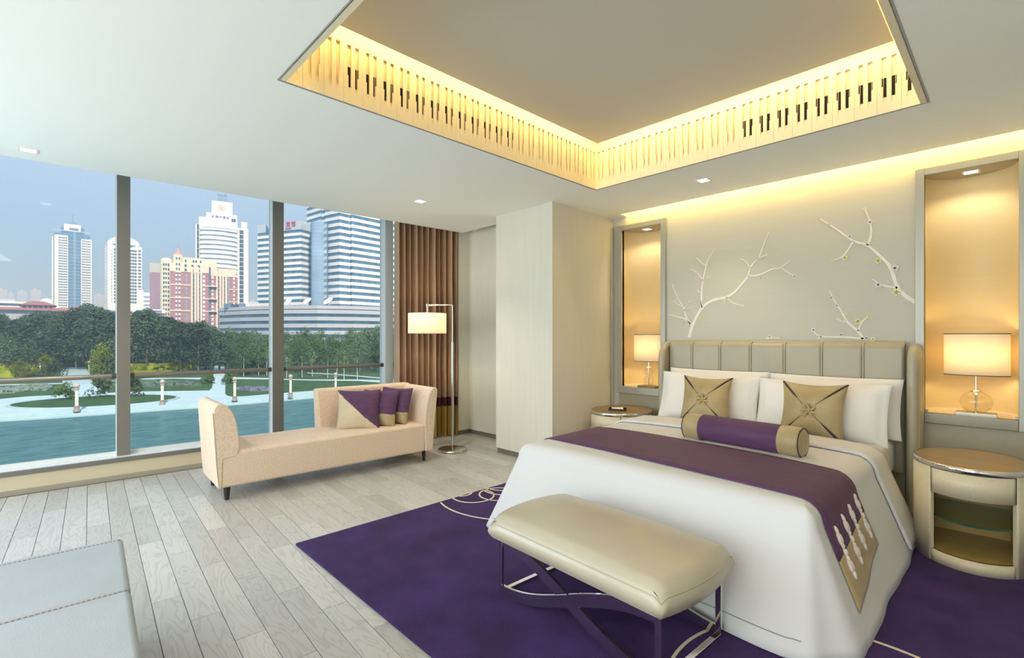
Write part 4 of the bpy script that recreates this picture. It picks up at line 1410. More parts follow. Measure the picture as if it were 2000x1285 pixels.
# ================================================================== CURTAIN
cu = thing('curtain', 'bronze brown pleated drape with maroon band and ochre hem, beside the window', 'curtain', (-5.42, 3.65, 0))
def drape(z0, z1, name, matl, nz=10, out=0.0):
    m = MB()
    NP = 320
    def fn(u, v):
        z = z0 + (z1 - z0) * v
        t = u
        y = 3.225 + (4.05 - 3.225) * t
        k = 1 + .25 * (1 - z / 3.0)
        ph = t * 2 * PI * 10.5
        amp = .075 * (1 + .35 * noise.noise((t * 6, 0, 3)))
        x = wx(y) + .20 + amp * k * (math.sin(ph + .5 * math.sin(ph * .37)) + .15 * math.sin(2 * ph + 1)) + .10 * t * 1.5
        y += .018 * math.cos(ph) * (1 + .3 * noise.noise((t * 9, z * .4, 0)))
        x += .012 * noise.noise((t * 14, z * 1.2, 5)) + out
        return (x + 5.42, y - 3.65, z)
    m.grid(fn, NP, nz)
    return m.build(name, matl, cu)
drape(.53, 3.12, 'drape', M_curt, 14)
drape(.41, .53, 'maroon_band', M_maroon, 2)
drape(.012, .41, 'ochre_hem', M_ochre, 4)

# ================================================================== LEATHER OTTOMAN (near corner)
ot = thing('daybed', 'pale grey leather daybed with stitched seams in the near corner', 'sofa', (-1.92, -.523, 0), -SK)
xs = [-2.82, -2.225, -1.64, -1.05]
for i in range(3):
    MB().box(xs[i] + 1.9 + .002, xs[i + 1] + 1.9 - .002, -.75, .735, .20, .447).build('seat_panel', M_otto, ot, .022, 4)
st = MB()
def stitch_row(xa):
    k = 0
    y = -.70
    while y < .715:
        st.box(xa, xa + .004, y, y + .009, .4465, .4485); y += .014
stitch_row(xs[1] + 1.9 + .012); stitch_row(xs[0] + 1.9 + .045); stitch_row(xs[2] + 1.9 + .012)
so2 = st.build('stitching', M_stitch, ot); so2['kind'] = 'stuff'
MB().box(xs[0] + 1.9 + .02, xs[3] + 1.9 - .02, -.74, .722, .06, .21).build('base', M_ottoside, ot, .01)
for x in (xs[0] + 2.0, xs[3] + 1.8):
    for y in (-.66, .66):
        MB().lathe([(.022, 0), (.028, .06)], (x, y, 0), 12).build('leg', M_blackw, ot)
#EXTERIOR
# ================================================================== OUTSIDE: ground, water, plaza
GZ = -7.0
M_grass = mat('lawn_grass', (.055, .105, .045), .9, spec=.1, noise_s=.6, noise_amt=.2, bump=.4, bump_s=8)
M_grass2 = mat('rough_grass', (.07, .11, .05), .9, spec=.1, noise_s=.15, noise_amt=.3)
M_pave = mat('pale_paving', (.46, .58, .59), .7, spec=.1, noise_s=.35, noise_amt=.06)
M_step = mat('pale_stone_steps', (.40, .52, .52), .6, noise_s=1, noise_amt=.05)
def water_mat():
    m = bpy.data.materials.new('teal_water'); m.use_nodes = True
    t = m.node_tree; p = t.nodes['Principled BSDF']
    p.inputs['Base Color'].default_value = (.035, .17, .20, 1)
    p.inputs['Roughness'].default_value = .3
    p.inputs['Specular IOR Level'].default_value = .12
    c = t.nodes.new('ShaderNodeTexCoord'); mp = t.nodes.new('ShaderNodeMapping')
    mp.inputs['Scale'].default_value = (1.0, .42, 1)
    t.links.new(c.outputs['Object'], mp.inputs['Vector'])
    n = t.nodes.new('ShaderNodeTexNoise'); n.inputs['Scale'].default_value = 1.3; n.inputs['Detail'].default_value = 4
    t.links.new(mp.outputs[0], n.inputs['Vector'])
    b = t.nodes.new('ShaderNodeBump'); b.inputs['Strength'].default_value = .8; b.inputs['Distance'].default_value = .35
    t.links.new(n.outputs['Fac'], b.inputs['Height']); t.links.new(b.outputs[0], p.inputs['Normal'])
    r = t.nodes.new('ShaderNodeValToRGB')
    r.color_ramp.elements[0].position = .35; r.color_ramp.elements[0].color = (.034, .118, .128, 1)
    r.color_ramp.elements[1].position = .65; r.color_ramp.elements[1].color = (.060, .180, .185, 1)
    t.links.new(n.outputs['Fac'], r.inputs[0]); t.links.new(r.outputs[0], p.inputs['Base Color'])
    return m
M_water = water_mat()
struct(MB().prism([bearing(-5200, 80), bearing(3500, 80), bearing(3500, 3000), bearing(-5200, 3000)], GZ - .6, GZ - .03).build('ground', M_grass2), 'green park ground and city floor beyond the water')
WL = [(-69.9, 40), (-68.9, 27), (-69.0, 22), (-69.3, 14), (-70.6, 7), (-71.7, 0), (-73.0, -4), (-78, -22), (-92, -60)]
struct(MB().prism([(-6.6, -60), (-6.6, 60)] + [(x - 3, y) for x, y in [(-69.9, 60)] + WL], GZ - 1.2, GZ - .5).build('water', M_water), 'teal rippled water of the pool beyond the window')
steps = struct(empty('trim_4'), 'pale stone steps along the water edge')
for k in range(3):
    o_ = .55 * k
    MB().prism([(x - o_, y) for x, y in WL] + [(x - o_ - .8, y) for x, y in reversed(WL)], GZ - .6, GZ - .36 + .16 * k + (.001 if k else 0)).build('step', M_step, steps)
def flat(name, pts, z0, z1, m, label=None):
    return struct(MB().prism(pts, z0, z1).build(name, m), label)
S = spot
far = [S(u, v) for u, v in ((790, 744), (700, 741), (605, 741), (537, 739), (440, 737), (415, 737), (300, 738), (254, 741), (180, 746), (0, 751), (-250, 758))]
plaza = flat('plaza_pavement', [(x - 1.5, y) for x, y in WL] + far[::-1][:0] + [S(-250, 758)] + far[::-1][1:], GZ - .3, GZ, M_pave, 'pale paved promenade between the water and the lawns')
def lawn(pts, label):
    o = flat('lawn', [S(u, v) for u, v in pts], GZ - .02, GZ + .10, M_grass, label)
    # kerb round the lawn
    P = [Vector((*S(u, v), 0)) for u, v in pts]
    return o
lawn([(-250, 796), (0, 779), (56, 774), (120, 771), (137, 764), (123, 751), (0, 754), (-250, 764)], 'lawn with a long silvery flower bed, left of the wide steps')
lawn([(178, 748.5), (196, 757), (212, 767), (269, 764.5), (340, 763.5), (408, 762.5), (414, 757), (416, 743), (340, 740.5), (254, 743)], 'lawn between the wide steps and the narrow walkway')
lawn([(440.5, 741), (440, 769), (444, 772.5), (455, 774.6), (480, 773.5), (537, 768.6), (603, 763.5), (680, 758), (750, 755), (770, 750), (700, 745), (605, 744), (537, 742)], 'lawn on the far side of the narrow walkway')
isl = []
for i in range(48):
    a = 2 * PI * i / 48
    ca, sa = math.cos(a), math.sin(a)
    isl.append((182 + 163 * ca, 785.3 - 8.2 * ca + 10.2 * sa))
o = lawn(isl, 'almond shaped lawn island on the promenade')
m = MB()
for i in range(48):
    p, q = S(*isl[i]), S(*isl[(i + 1) % 48])
    c = S(182, 785.3)
    def outw(pt, k): return (c[0] + (pt[0] - c[0]) * k, c[1] + (pt[1] - c[1]) * k)
    m.prism([p, q, outw(q, 1.045), outw(p, 1.045)], GZ, GZ + .14)
m.build('island_kerb', M_step, o)
# wide stairs at the left and narrow walkway
st_ = struct(empty('trim_5'), 'broad pale steps leading up into the park')
for k in range(7):
    v0 = 750 - k * 4.3; v1 = 750 - (k + 1) * 4.3
    uL0, uR0 = 123 - 1.0 * k, 186 - 2.6 * k
    uL1, uR1 = 123 - 1.0 * (k + 1), 186 - 2.6 * (k + 1)
    MB().prism([S(uL0, v0), S(uR0, v0), S(uR1, v1 - .2), S(uL1, v1 - .2)], GZ - .1, GZ + .03 + .05 * k).build('step', M_step, st_)
flat('path_1', [S(416, 741), S(439.5, 741), S(438, 712), S(419, 712)], GZ - .02, GZ + .04, M_pave, 'narrow pale walkway running up into the park')
flat('path_2', [S(440, 738), S(537, 740.6), S(605, 744.5), S(690, 750), S(772, 757), S(772, 754.6), S(690, 748), S(605, 742.8), S(537, 739), S(440, 736.5)], GZ - .02, GZ + .05, M_pave, 'thin pale path curving past the lawn')
flat('path_3', [S(600, 729), S(641, 731), S(700, 735.5), S(790, 744), S(790, 742), S(700, 734), S(641, 729.8), S(600, 728)], GZ - .02, GZ + .05, M_pave, 'thin pale path farther back in the park')
flat('path_4', [S(417, 705), S(441, 705), S(440, 700.5), S(419, 700.5)], GZ - .02, GZ + .04, M_pave, 'short pale terrace at the end of the walkway')
for k, (u0, u1, v) in enumerate(((516, 560, 704), (572, 600, 710))):
    flat('path_%d' % (5 + k), [S(u0, v), S(u1, v), S(u1, v - 1.6), S(u0, v - 1.6)], GZ - .02, GZ + .3, M_pave)

# silvery and lavender flower beds: masses of small leaf tufts
def tuft_mass(name, label, cat, pts, h, n, col, alt, size, kind='stuff'):
    P = [S(u, v) for u, v in pts]
    xs_ = [p[0] for p in P]; ys_ = [p[1] for p in P]
    def inside(x, y):
        c = False
        for i in range(len(P)):
            (x1, y1), (x2, y2) = P[i], P[i - 1]
            if (y1 > y) != (y2 > y) and x < (x2 - x1) * (y - y1) / (y2 - y1) + x1: c = not c
        return c
    m = MB(); R = random.Random(hash(name + label) & 0xffff if False else len(label) * 7 + n)
    cx, cy = sum(xs_) / len(xs_), sum(ys_) / len(ys_)
    k = 0; tries = 0
    while k < n and tries < n * 30:
        tries += 1
        x = R.uniform(min(xs_), max(xs_)); y = R.uniform(min(ys_), max(ys_))
        if not inside(x, y): continue
        z = h * R.uniform(.3, 1)
        a = R.uniform(0, PI); s = size * R.uniform(.6, 1.3)
        dx, dy = math.cos(a) * s, math.sin(a) * s
        t_ = R.uniform(-.4, .4) * s
        m.put([(x - dx - cx, y - dy - cy, z - s * .7), (x + dx - cx, y + dy - cy, z - s * .7), (x + dx - cx + t_, y + dy - cy + t_, z + s * .5), (x - dx - cx + t_, y - dy - cy + t_, z + s * .5)], [(0, 1, 2, 3)])
        k += 1
    m.prism([(x - cx, y - cy) for x, y in P], 0, h * .4)
    o = m.build(name, leaf_mat(name + '_leaf', col, alt, .5), None, loc=(cx, cy, GZ + .08))
    return tag(o, label, cat, kind=kind)
tuft_mass('flower_bed', 'long silvery green flower bed on the lawn left of the broad steps', 'flower bed',
          [(-60, 772), (30, 769), (60, 764), (90, 765), (101, 761), (95, 756), (55, 755), (30, 760), (-60, 766)], .4, 900, (.20, .27, .22), (.33, .40, .32), .28)
tuft_mass('flower_bed', 'silvery green flower bed on the lawn between steps and walkway', 'flower bed',
          [(222, 755), (300, 757.5), (350, 754), (392, 755.5), (375, 749.5), (300, 747.5), (235, 750)], .4, 700, (.20, .27, .22), (.33, .40, .32), .28)
tuft_mass('flower_bed', 'low lavender flower bed right of the narrow walkway', 'flower bed',
          [(462, 763.5), (500, 765.5), (537, 765), (555, 762), (520, 760.5), (480, 760.5)], .35, 320, (.16, .18, .22), (.26, .26, .33), .25)
YEL = ((.26, .32, .03), (.55, .58, .07))
def hedge(label, pts, h, n): return tuft_mass('hedge', label, 'hedge', pts, h, n, *YEL, .55)
hedge('bright yellow green hedge left of the broad steps', [(-120, 742), (40, 738), (70, 734), (68, 727), (-120, 732)], 2.0, 900)
hedge('bright yellow green hedge under the row of thin white saplings', [(254, 731), (375, 729), (376, 724), (254, 725)], 2.0, 900)

# ------------------------------------------------------------------ lamp posts on the promenade
def lamp_post(u, v, z=GZ, label=None, k=1.0):
    x, y = S(u, v, z)
    t = thing('lamp_post', label or 'cream column lamp post with a globe, on the promenade by the water', 'lamp post', (x, y, z), 0, 'promenade lamp posts')
    MB().lathe([(.34, 0), (.34, .12), (.26, .2), (.24, .5), (.27, .56), (.2, .62)], n=14).build('pedestal', mat('brown_stone', (.30, .24, .20), .7), t)
    MB().lathe([(.155, .6), (.155, 2.35)], n=14).build('post', mat('ivory_post', (.85, .83, .62), .5), t)
    MB().lathe([(.17, 2.33), (.24, 2.40), (.24, 2.50), (.16, 2.56)], n=14).build('collar', mat('tan_collar', (.45, .36, .28), .6), t)
    MB().lathe([(.05, 2.54), (.2, 2.60), (.27, 2.74), (.27, 2.86), (.2, 3.0), (.06, 3.07)], n=16).build('globe', mat('tan_globe', (.50, .42, .34), .5), t)
    t.scale = (k, k, k)
    return t
for u, v, lb in ((150, 803, 'cream globe lamp post by the water, first one right of the room\'s corner view, before the lawn island'),
                 (317, 790.5, 'cream globe lamp post by the island\'s tip, near the middle window post'),
                 (458.5, 782.5, 'cream globe lamp post by the end of the narrow walkway'),
                 (567.5, 775, 'cream globe lamp post just past the second window post'),
                 (655.5, 769, 'cream globe lamp post rising behind the chaise back'),
                 (754.5, 763, 'cream globe lamp post nearest the curtain')):
    lamp_post(u, v, GZ, ' '.join(lb.split()[:16]))
lamp_post(187.5, 731, GZ, 'small cream lamp post standing beside the broad steps', 1.0)
lamp_post(78.5, 733, GZ, 'small lamp post half hidden in shrubs left of the broad steps', .9)
lamp_post(174, 729, GZ, 'small lamp post in the shrubs behind the broad steps', .9)

# ------------------------------------------------------------------ trees and shrubs
M_bark = mat('grey_bark', (.16, .14, .12), .9, noise_s=2, noise_amt=.3)
M_barkw = mat('whitewashed_bark', (.48, .48, .43), .9, noise_s=2, noise_amt=.15)
LM = {
 'dark': leaf_mat('dark_poplar_leaf', (.050, .086, .060), (.185, .240, .130)),
 'mid': leaf_mat('mid_green_leaf', (.06, .115, .045), (.19, .27, .09)),
 'yel': leaf_mat('yellow_green_leaf', (.12, .18, .025), (.38, .42, .06)),
 'soft': leaf_mat('soft_green_leaf', (.09, .15, .07), (.24, .32, .15)),
 'rust': leaf_mat('rusty_leaf', (.08, .06, .04), (.20, .14, .08)),
}
def crown_mesh(seed, h, r, z0, matl, clumps=30, per=46, leaf=.42, pointy=.6):
    R = random.Random(seed)
    m = MB()
    for c in range(clumps):
        t = R.random() ** .8
        zc = z0 + (h - z0) * t
        prof = math.sin(PI * min(1, (.12 + .88 * t) ** pointy)) ** .7
        rr = r * prof * math.sqrt(R.random())
        a = R.uniform(0, 2 * PI)
        cx, cy = rr * math.cos(a), rr * math.sin(a)
        cr = r * R.uniform(.28, .5)
        for k in range(per):
            d = Vector((R.gauss(0, 1), R.gauss(0, 1), R.gauss(0, 1))).normalized()
            q = Vector((cx, cy, zc)) + Vector((d.x * cr, d.y * cr, d.z * cr * 1.15)) * R.uniform(.6, 1.05)
            s = leaf * R.uniform(.6, 1.3)
            n = (d + Vector((R.gauss(0, .5), R.gauss(0, .5), R.gauss(0, .5) + .3))).normalized()
            u = n.cross(Vector((R.gauss(0, 1), R.gauss(0, 1), R.gauss(0, 1)))).normalized()
            w = n.cross(u)
            m.put([q - u * s * .5, q + w * s * .22 + n * s * .08, q + u * s * .62, q - w * s * .22 + n * s * .08], [(0, 1, 2, 3)])
    return m.mesh('crown', matl)
def trunk_mesh(h, r, matl, branches=0, seed=1, z1=None):
    R = random.Random(seed)
    m = MB()
    pts = [(R.uniform(-.1, .1) * i / 4, R.uniform(-.1, .1) * i / 4, h * i / 4) for i in range(5)]
    m.tube(pts, [r, r * .85, r * .7, r * .55, r * .35], 7)
    for b in range(branches):
        a = R.uniform(0, 2 * PI); zb = h * R.uniform(.45, .9); l = h * R.uniform(.2, .35)
        m.tube([(0, 0, zb), (math.cos(a) * l * .5, math.sin(a) * l * .5, zb + l * .5), (math.cos(a) * l * .75, math.sin(a) * l * .75, zb + l)], [r * .4, r * .3, r * .12], 5)
    return m.mesh('trunk', matl)
def plant(name, label, cat, group, x, y, cm_, tm_, sc, rz):
    t = thing(name, label, cat, (x, y, GZ), rz, group)
    t.scale = sc
    link('crown', cm_, t)
    if tm_: link('trunk', tm_, t)
    return t
pop = [crown_mesh(10 + i, 13.2, 2.7, 3.2, LM['dark'], 60, 44, .62, .62) for i in range(4)]
popt = trunk_mesh(11, .2, M_bark, 4, 5)
R = random.Random(21)
rows_ = [(108, 0), (118, 3), (129, 1.5), (142, 2.5), (156, .8)]
for d, jit in rows_:
    u = -70 + jit * 9
    while u < 448:
        dd = d + R.uniform(-3, 3)
        x, y = bearing(u, dd)
        top = 611 + 7 * math.sin(u * .021 + 1) + 5 * math.sin(u * .06) + (0 if u < 330 else (u - 330) * .36)
        hh = (HYP - top) / FOC * dd + EYE - GZ
        k = hh / 13.6 * R.uniform(.93, 1.04)
        if 100 < u < 205 and d < 115: 
            u += 30; continue
        plant('poplar', 'dark green poplar in the dense tree belt beyond the park lawns', 'tree', 'poplars of the tree belt', x, y, R.choice(pop), popt, (k * 1.12, k * 1.12, k), R.uniform(0, 6))
        u += 2.7 * 1.45 / dd * FOC * R.uniform(.85, 1.15)
rnd = [crown_mesh(40 + i, 8.2, 3.0, 2.2, LM['mid'], 34, 44, .5, .8) for i in range(3)]
soft = [crown_mesh(50 + i, 8.6, 3.1, 2.0, LM['soft'], 34, 44, .5, .8) for i in range(3)]
yl = [crown_mesh(60 + i, 6.8, 2.6, 1.2, LM['yel'], 30, 44, .45, .8) for i in range(2)]
rndt = trunk_mesh(5, .17, M_bark, 3, 9)
for d, v0, v1 in ((112, 668, 672), (124, 656, 660), (138, 650, 655), (150, 646, 650)):
    u = 405 + R.uniform(0, 20)
    while u < 800:
        dd = d + R.uniform(-3, 3)
        x, y = bearing(u, dd)
        top = R.uniform(v0, v1) + 5 * math.sin(u * .05) + (-4 if u > 650 else 0)
        hh = max(4.5, (HYP - top) / FOC * dd + EYE - GZ)
        k = hh / 8.8
        if not (405 < u < 452 and d < 130):
            sf = R.random() < (.75 if u > 640 else .2)
            plant('broadleaf_tree', 'soft pale green tree in the park grove toward the curtain' if sf else 'mid green round tree in the park grove before the banded office block', 'tree',
                  'soft green grove trees' if sf else 'mid green grove trees', x, y, R.choice(soft if sf else rnd), rndt, (k, k, k), R.uniform(0, 6))
        u += 3.0 * 1.5 / dd * FOC * R.uniform(.85, 1.2)
for u, v, k, lb in ((470, 712, 1.05, 'yellow green tree beyond the walkway in front of the banded block'), (196, 738, .80, 'yellow green tree beside the broad steps\' lamp post'), (205, 736, .95, 'second yellow green tree crowding the broad steps\' lamp post, at its right'),
                    (88, 738, .62, 'yellow green tree behind the left hedge and its lamp post'), (40, 741, .5, 'rounded yellow shrub tree rising from the left hedge'), (350, 716, .9, 'yellow green tree behind the white saplings'), (440, 714, .85, 'yellow green tree at the head of the narrow walkway')):
    x, y = S(u, v)
    plant('yellow_tree', lb, 'tree', None, x, y, yl[int(u) % 2], rndt, (k, k, k), u)
dk = [crown_mesh(70 + i, 5.5, 2.6, .8, LM['dark'], 24, 40, .4, .8) for i in range(2)]
for u, v, k, lb in ((222, 735, 1.25, 'large dark tree just left of the first window post'), (60, 737, 1.1, 'dark bushy tree behind the left yellow hedge'), (404, 728, .85, 'dark rounded bush left of the narrow walkway'), (452, 729, .95, 'dark plum bush right of the narrow walkway'),
                    (20, 735, 1.3, 'dark tree rising behind the yellow hedge at the picture\'s edge')):
    x, y = S(u, v); plant('dark_tree', lb, 'tree', None, x, y, dk[int(u) % 2], None, (k, k, k), u)
ru = crown_mesh(80, 5.0, 2.6, 1.2, LM['rust'], 24, 40, .4, .8)
for u, v, k, lb in ((115, 716, 1.0, 'rusty brown small tree above the broad steps, left one'), (140, 716, .95, 'rusty brown small tree above the broad steps, middle one'), (160, 716, .8, 'rusty brown small tree above the broad steps, right one'), (495, 720, .9, 'rusty leaved tree behind the round green shrub tree')):
    x, y = S(u, v); plant('rusty_tree', lb, 'tree', None, x, y, ru, rndt, (k, k, k), u)
sap = [crown_mesh(90 + i, 5.6, 1.25, 2.6, LM['soft'], 14, 26, .34, .8) for i in range(2)]
sapt = trunk_mesh(4.4, .085, M_barkw, 0, 12)
for u, v in ((282, 722), (310, 721), (323, 719), (335, 722), (348, 719), (360, 721), (371, 719), (386, 724), (216, 722), (476, 735), (505, 733), (521, 733), (560, 737), (590, 737), (610, 735), (640, 738), (658, 734), (672, 741), (698, 741)):
    x, y = S(u, v)
    plant('sapling', 'thin young sapling with a whitewashed trunk in the park', 'tree', 'whitewashed saplings', x, y, sap[u % 2], sapt, (1, 1, 1 if u < 450 else .95), u)
bush = [crown_mesh(100 + i, 1.9, 1.25, .15, LM['mid'], 16, 60, .26, .8) for i in range(2)]
busd = [crown_mesh(110 + i, 2.1, 1.3, .15, LM['dark'], 16, 60, .28, .8) for i in range(2)]
for u, v, k, me, lb in ((130, 781, 1.0, bush[0], 'small spiky shrub on the left half of the lawn island'), (195, 777, 1.25, busd[0], 'larger dark shrub in the middle of the lawn island'), (258, 774, 1.1, busd[1], 'dark shrub on the island, half behind the first window post'),
                    (102, 743, 1.5, busd[0], 'dark shrub at the left foot of the broad steps'), (212, 737, 1.7, busd[1], 'dark low shrub right of the broad steps'), (407, 750, .9, bush[1], 'small green ball shrub at the left corner of the walkway'), (446, 750, .9, bush[0], 'small green ball shrub at the right corner of the walkway'),
                    (497, 731, 2.4, bush[1], 'broad round green shrub tree beyond the walkway')):
    x, y = S(u, v)
    plant('shrub', lb, 'shrub', None, x, y, me, None, (k, k, k), u)

# ------------------------------------------------------------------ buildings
M_bwhite = mat('white_facade', (.90, .90, .87), .6, noise_s=.05, noise_amt=.04)
M_bcream = mat('cream_facade', (.80, .74, .56), .7, noise_s=.08, noise_amt=.05)
M_bred = mat('rose_brick_facade', (.42, .20, .22), .8, noise_s=.1, noise_amt=.08)
M_bglass = mat('blue_curtain_glass', (.08, .17, .30), .12, spec=.7, noise_s=.08, noise_amt=.3)
M_bwin = mat('dark_window_glass', (.06, .08, .11), .15, spec=.7)
M_bband = mat('band_window_glass', (.10, .20, .29), .3, spec=.3, noise_s=.3, noise_amt=.35, stretch=(1, 1, .3))
M_bgrey = mat('grey_facade', (.46, .48, .52), .6, noise_s=.06, noise_amt=.06)
M_bpod = mat('grey_podium_facade', (.52, .54, .58), .6, noise_s=.05, noise_amt=.05)
M_tile = mat('red_roof_tile', (.38, .13, .11), .75, noise_s=.3, noise_amt=.12)
M_steel = mat('blue_grey_steel', (.20, .26, .36), .5, metal=.3)
M_mirror = mat('reflective_glass', (.62, .74, .84), .06, metal=.75, noise_s=.06, noise_amt=.25)
class Bld:
    def __init__(s, name, label, uc, d, rot=0.0, cat='building'):
        s.uc, s.d = uc, d
        s.k = d / FOC
        x, y = bearing(uc, d)
        th = math.atan((CXP - uc) / FOC) if rot == 0 else 0.0     # the front is turned square to the room's view
        s.c = math.cos(th)
        s.root = thing(name, label, cat, (x, y, GZ), YAW + th)
    def X(s, u): return (u - s.uc) * s.k * s.c
    def Z(s, v): return max(0.0, (HYP - v) * s.k + EYE - GZ)
    def box(s, name, m, u0, u1, v1, v0=None, y0=0, y1=20, parent=None, bevel=0):
        z0 = 0 if v0 is None else s.Z(v0)
        return MB().box(s.X(u0), s.X(u1), y0, y1, z0, s.Z(v1)).build(name, m, parent or s.root, bevel)
    def wins(s, cols, rows, w, h, y=0, m=None, name='window', depth=.25, parent=None):
        mb = MB()
        for c in cols:
            for r in rows:
                x, z = s.X(c), s.Z(r)
                if z - h / 2 < .2: continue
                mb.box(x - w / 2, x + w / 2, y - .06, y + depth, z - h / 2, z + h / 2)
        if not mb.v: return
        o = mb.build(name, m or M_bwin, parent or s.root)
        o['kind'] = 'stuff'
        return o
def lin(a, b, n): return [a + (b - a) * i / (n - 1) for i in range(n)]

# left tower
b = Bld('office_tower', 'white office tower with a blue glass centre strip and a pyramid roof', 141, 600)
w1 = b.box('wing', M_bwhite, 107, 133, 461, y1=30); b.wins(lin(116, 130, 5), lin(466, 597, 27), 1.3, 1.7)
w2 = b.box('wing', M_bwhite, 158.5, 180, 465, y1=30); b.wins(lin(161.5, 176, 5), lin(469, 597, 26), 1.3, 1.7)
b.box('glass_core', M_bglass, 106, 177, 456, y0=3, y1=28)
b.box('side_fin', M_bwhite, 101.5, 104.5, 464, y0=6, y1=10)
b.box('glass_strip', M_bglass, 133, 158.5, 452, y0=.8, y1=6)
mb = MB()
for v in lin(470, 596, 20): mb.box(b.X(133), b.X(158.5), .55, .8, b.Z(v) - .25, b.Z(v) + .25)
for u in (144.5, 147): mb.box(b.X(u) - .3, b.X(u) + .3, .4, .8, 0, b.Z(452))
o = mb.build('facade_grid', mat('pale_blue_mullion', (.34, .46, .60), .4), b.root); o['kind'] = 'stuff'
b.box('upper_storey', M_bglass, 119, 165, 443, y0=4, y1=24)
b.box('cap', M_bwhite, 125, 158, 437.5, 451, y0=2.5, y1=22)
b.wins(lin(137, 152, 6), [447], 1.2, 3.2, y=2.5)
b.box('terrace_rail', mat('pale_steel_rail', (.55, .65, .75), .4), 104, 177, 450.5, 451.5, y0=2, y1=2.3)
mb = MB(); mb.put([(b.X(128), 4, b.Z(437.5)), (b.X(156), 4, b.Z(437.5)), (b.X(156), 20, b.Z(437.5)), (b.X(128), 20, b.Z(437.5)), (b.X(141.5), 12, b.Z(427.5))], [(0, 1, 4), (1, 2, 4), (2, 3, 4), (3, 0, 4), (3, 2, 1, 0)])
mb.build('pyramid_roof', M_steel, b.root)
MB().tube([(b.X(141.5), 12, b.Z(428)), (b.X(141.5), 12, b.Z(416))], .35, 5).build('mast', M_steel, b.root)

# second tower
b = Bld('domed_tower', 'white grid windowed tower with a rounded top, behind the first window post', 242, 500)
b.box('wing', M_bwhite, 211, 234, 478, y1=24); b.wins(lin(220, 232, 3), lin(492, 590, 17), 1.8, 2.2)
b.box('wing', M_bwhite, 252, 278, 480, y1=24); b.wins(lin(256, 274, 5), lin(488, 590, 17), 1.7, 2.0)
b.box('centre', M_bwhite, 219, 270, 474, y0=-.8, y1=22); b.wins(lin(225, 265, 9), lin(489, 590, 17), 1.8, 2.2, y=-.8)
b.box('side_face', M_bgrey, 205, 211, 482, y0=2, y1=22)
mb = MB(); mb.lathe([(14, 0), (13.2, 3.5), (11, 6.2), (7, 8.4), (2, 9.6), (.01, 9.8)], (b.X(242), 9, b.Z(478)), 28)
mb.build('dome', M_bwhite, b.root)

# hotel tower with round front
b = Bld('hotel_tower', 'tall white hotel tower with stacked curved balconies and a stepped top', 433, 425)
b.box('core', M_bwhite, 385, 487, 441, y0=6, y1=34)
b.box('side_pier', M_bwhite, 383, 390.5, 441, y0=2, y1=20); b.box('side_pier', M_bwhite, 465, 486, 441, y0=2, y1=26)
b.wins([387.5], lin(447, 600, 14), 1.6, 5.0, y=2); b.wins([472.5], lin(449, 640, 22), 3.2, 3.6, y=2)
for i in range(17):
    v = 450 + 9.05 * i
    mb = MB(); n = 20
    xa, xb = b.X(391), b.X(464)
    pts = [(xa + (xb - xa) * k / n, 4 - 5.5 * math.sin(PI * k / n) ** .8) for k in range(n + 1)]
    mb.prism(pts + [(xb, 6.5), (xa, 6.5)], b.Z(v) - .2, b.Z(v) + 2.0); mb.build('balcony_band', M_bwhite, b.root)
mb = MB(); xa, xb = b.X(392), b.X(463)
mb.prism([(xa + (xb - xa) * k / 20, 4.8 - 5.2 * math.sin(PI * k / 20) ** .8) for k in range(21)] + [(xb, 6.5), (xa, 6.5)], 0, b.Z(443))
mb.build('glazed_front', mat('pale_teal_glazing', (.42, .52, .56), .3, spec=.6, noise_s=.12, noise_amt=.25), b.root)
mb = MB(); mb.prism([(xa - .6 + (xb - xa + 1.2) * k / 20, 3.9 - 5.9 * math.sin(PI * k / 20) ** .8) for k in range(21)] + [(xb, 6.5), (xa, 6.5)], b.Z(446), b.Z(436))
mb.build('parapet', M_bwhite, b.root)
b.box('upper_block', M_bwhite, 403, 464, 416, 440, y0=3, y1=26); b.wins([454.5, 459], [427], 1.6, 3.0, y=3)
b.box('corner_block', M_bwhite, 389, 403, 425, 440, y0=5, y1=22); b.box('corner_block', M_bwhite, 472, 484, 427, 441, y0=5, y1=22)
b.box('top_block', M_bwhite, 413.5, 454.5, 391.5, 417, y0=4, y1=24)
mb = MB()
for u in lin(424, 444, 5):
    mb.tube([(b.X(u), 8, b.Z(391.5)), (b.X(434 + (u - 434) * .7), 10, b.Z(377))], .35, 5)
for v in (384, 377, 375.5): mb.tube([(b.X(424), 10, b.Z(v)), (b.X(444), 10, b.Z(v))], .4, 5)
mb.lathe([(.3, 0), (.3, 2.2)], (b.X(428), 10, b.Z(377)), 6); mb.lathe([(.3, 0), (.3, 2.2)], (b.X(440), 10, b.Z(377)), 6)
mb.build('roof_mast', M_steel, b.root)
def sign(text, parent, x, y, z, size, m, name='sign_lettering', extr=.12, align='LEFT', sx=1.0):
    c = bpy.data.curves.new(name, 'FONT'); c.body = text; c.size = size; c.extrude = extr; c.align_x = align
    c.materials.append(m)
    tmp = bpy.data.objects.new(name + '_curve', c); COL.objects.link(tmp)
    bpy.context.view_layer.update()
    me = bpy.data.meshes.new_from_object(tmp.evaluated_get(bpy.context.evaluated_depsgraph_get()))
    bpy.data.objects.remove(tmp); me.name = name
    o = bpy.data.objects.new(name, me); COL.objects.link(o)
    o.location = (x, y, z); o.rotation_euler = (PI / 2, 0, 0); o.scale = (sx, 1, 1)
    o.parent = parent
    return o
M_signp = mat('violet_letter', (.22, .15, .36), .5); M_signr = mat('red_letter', (.62, .06, .14), .5)
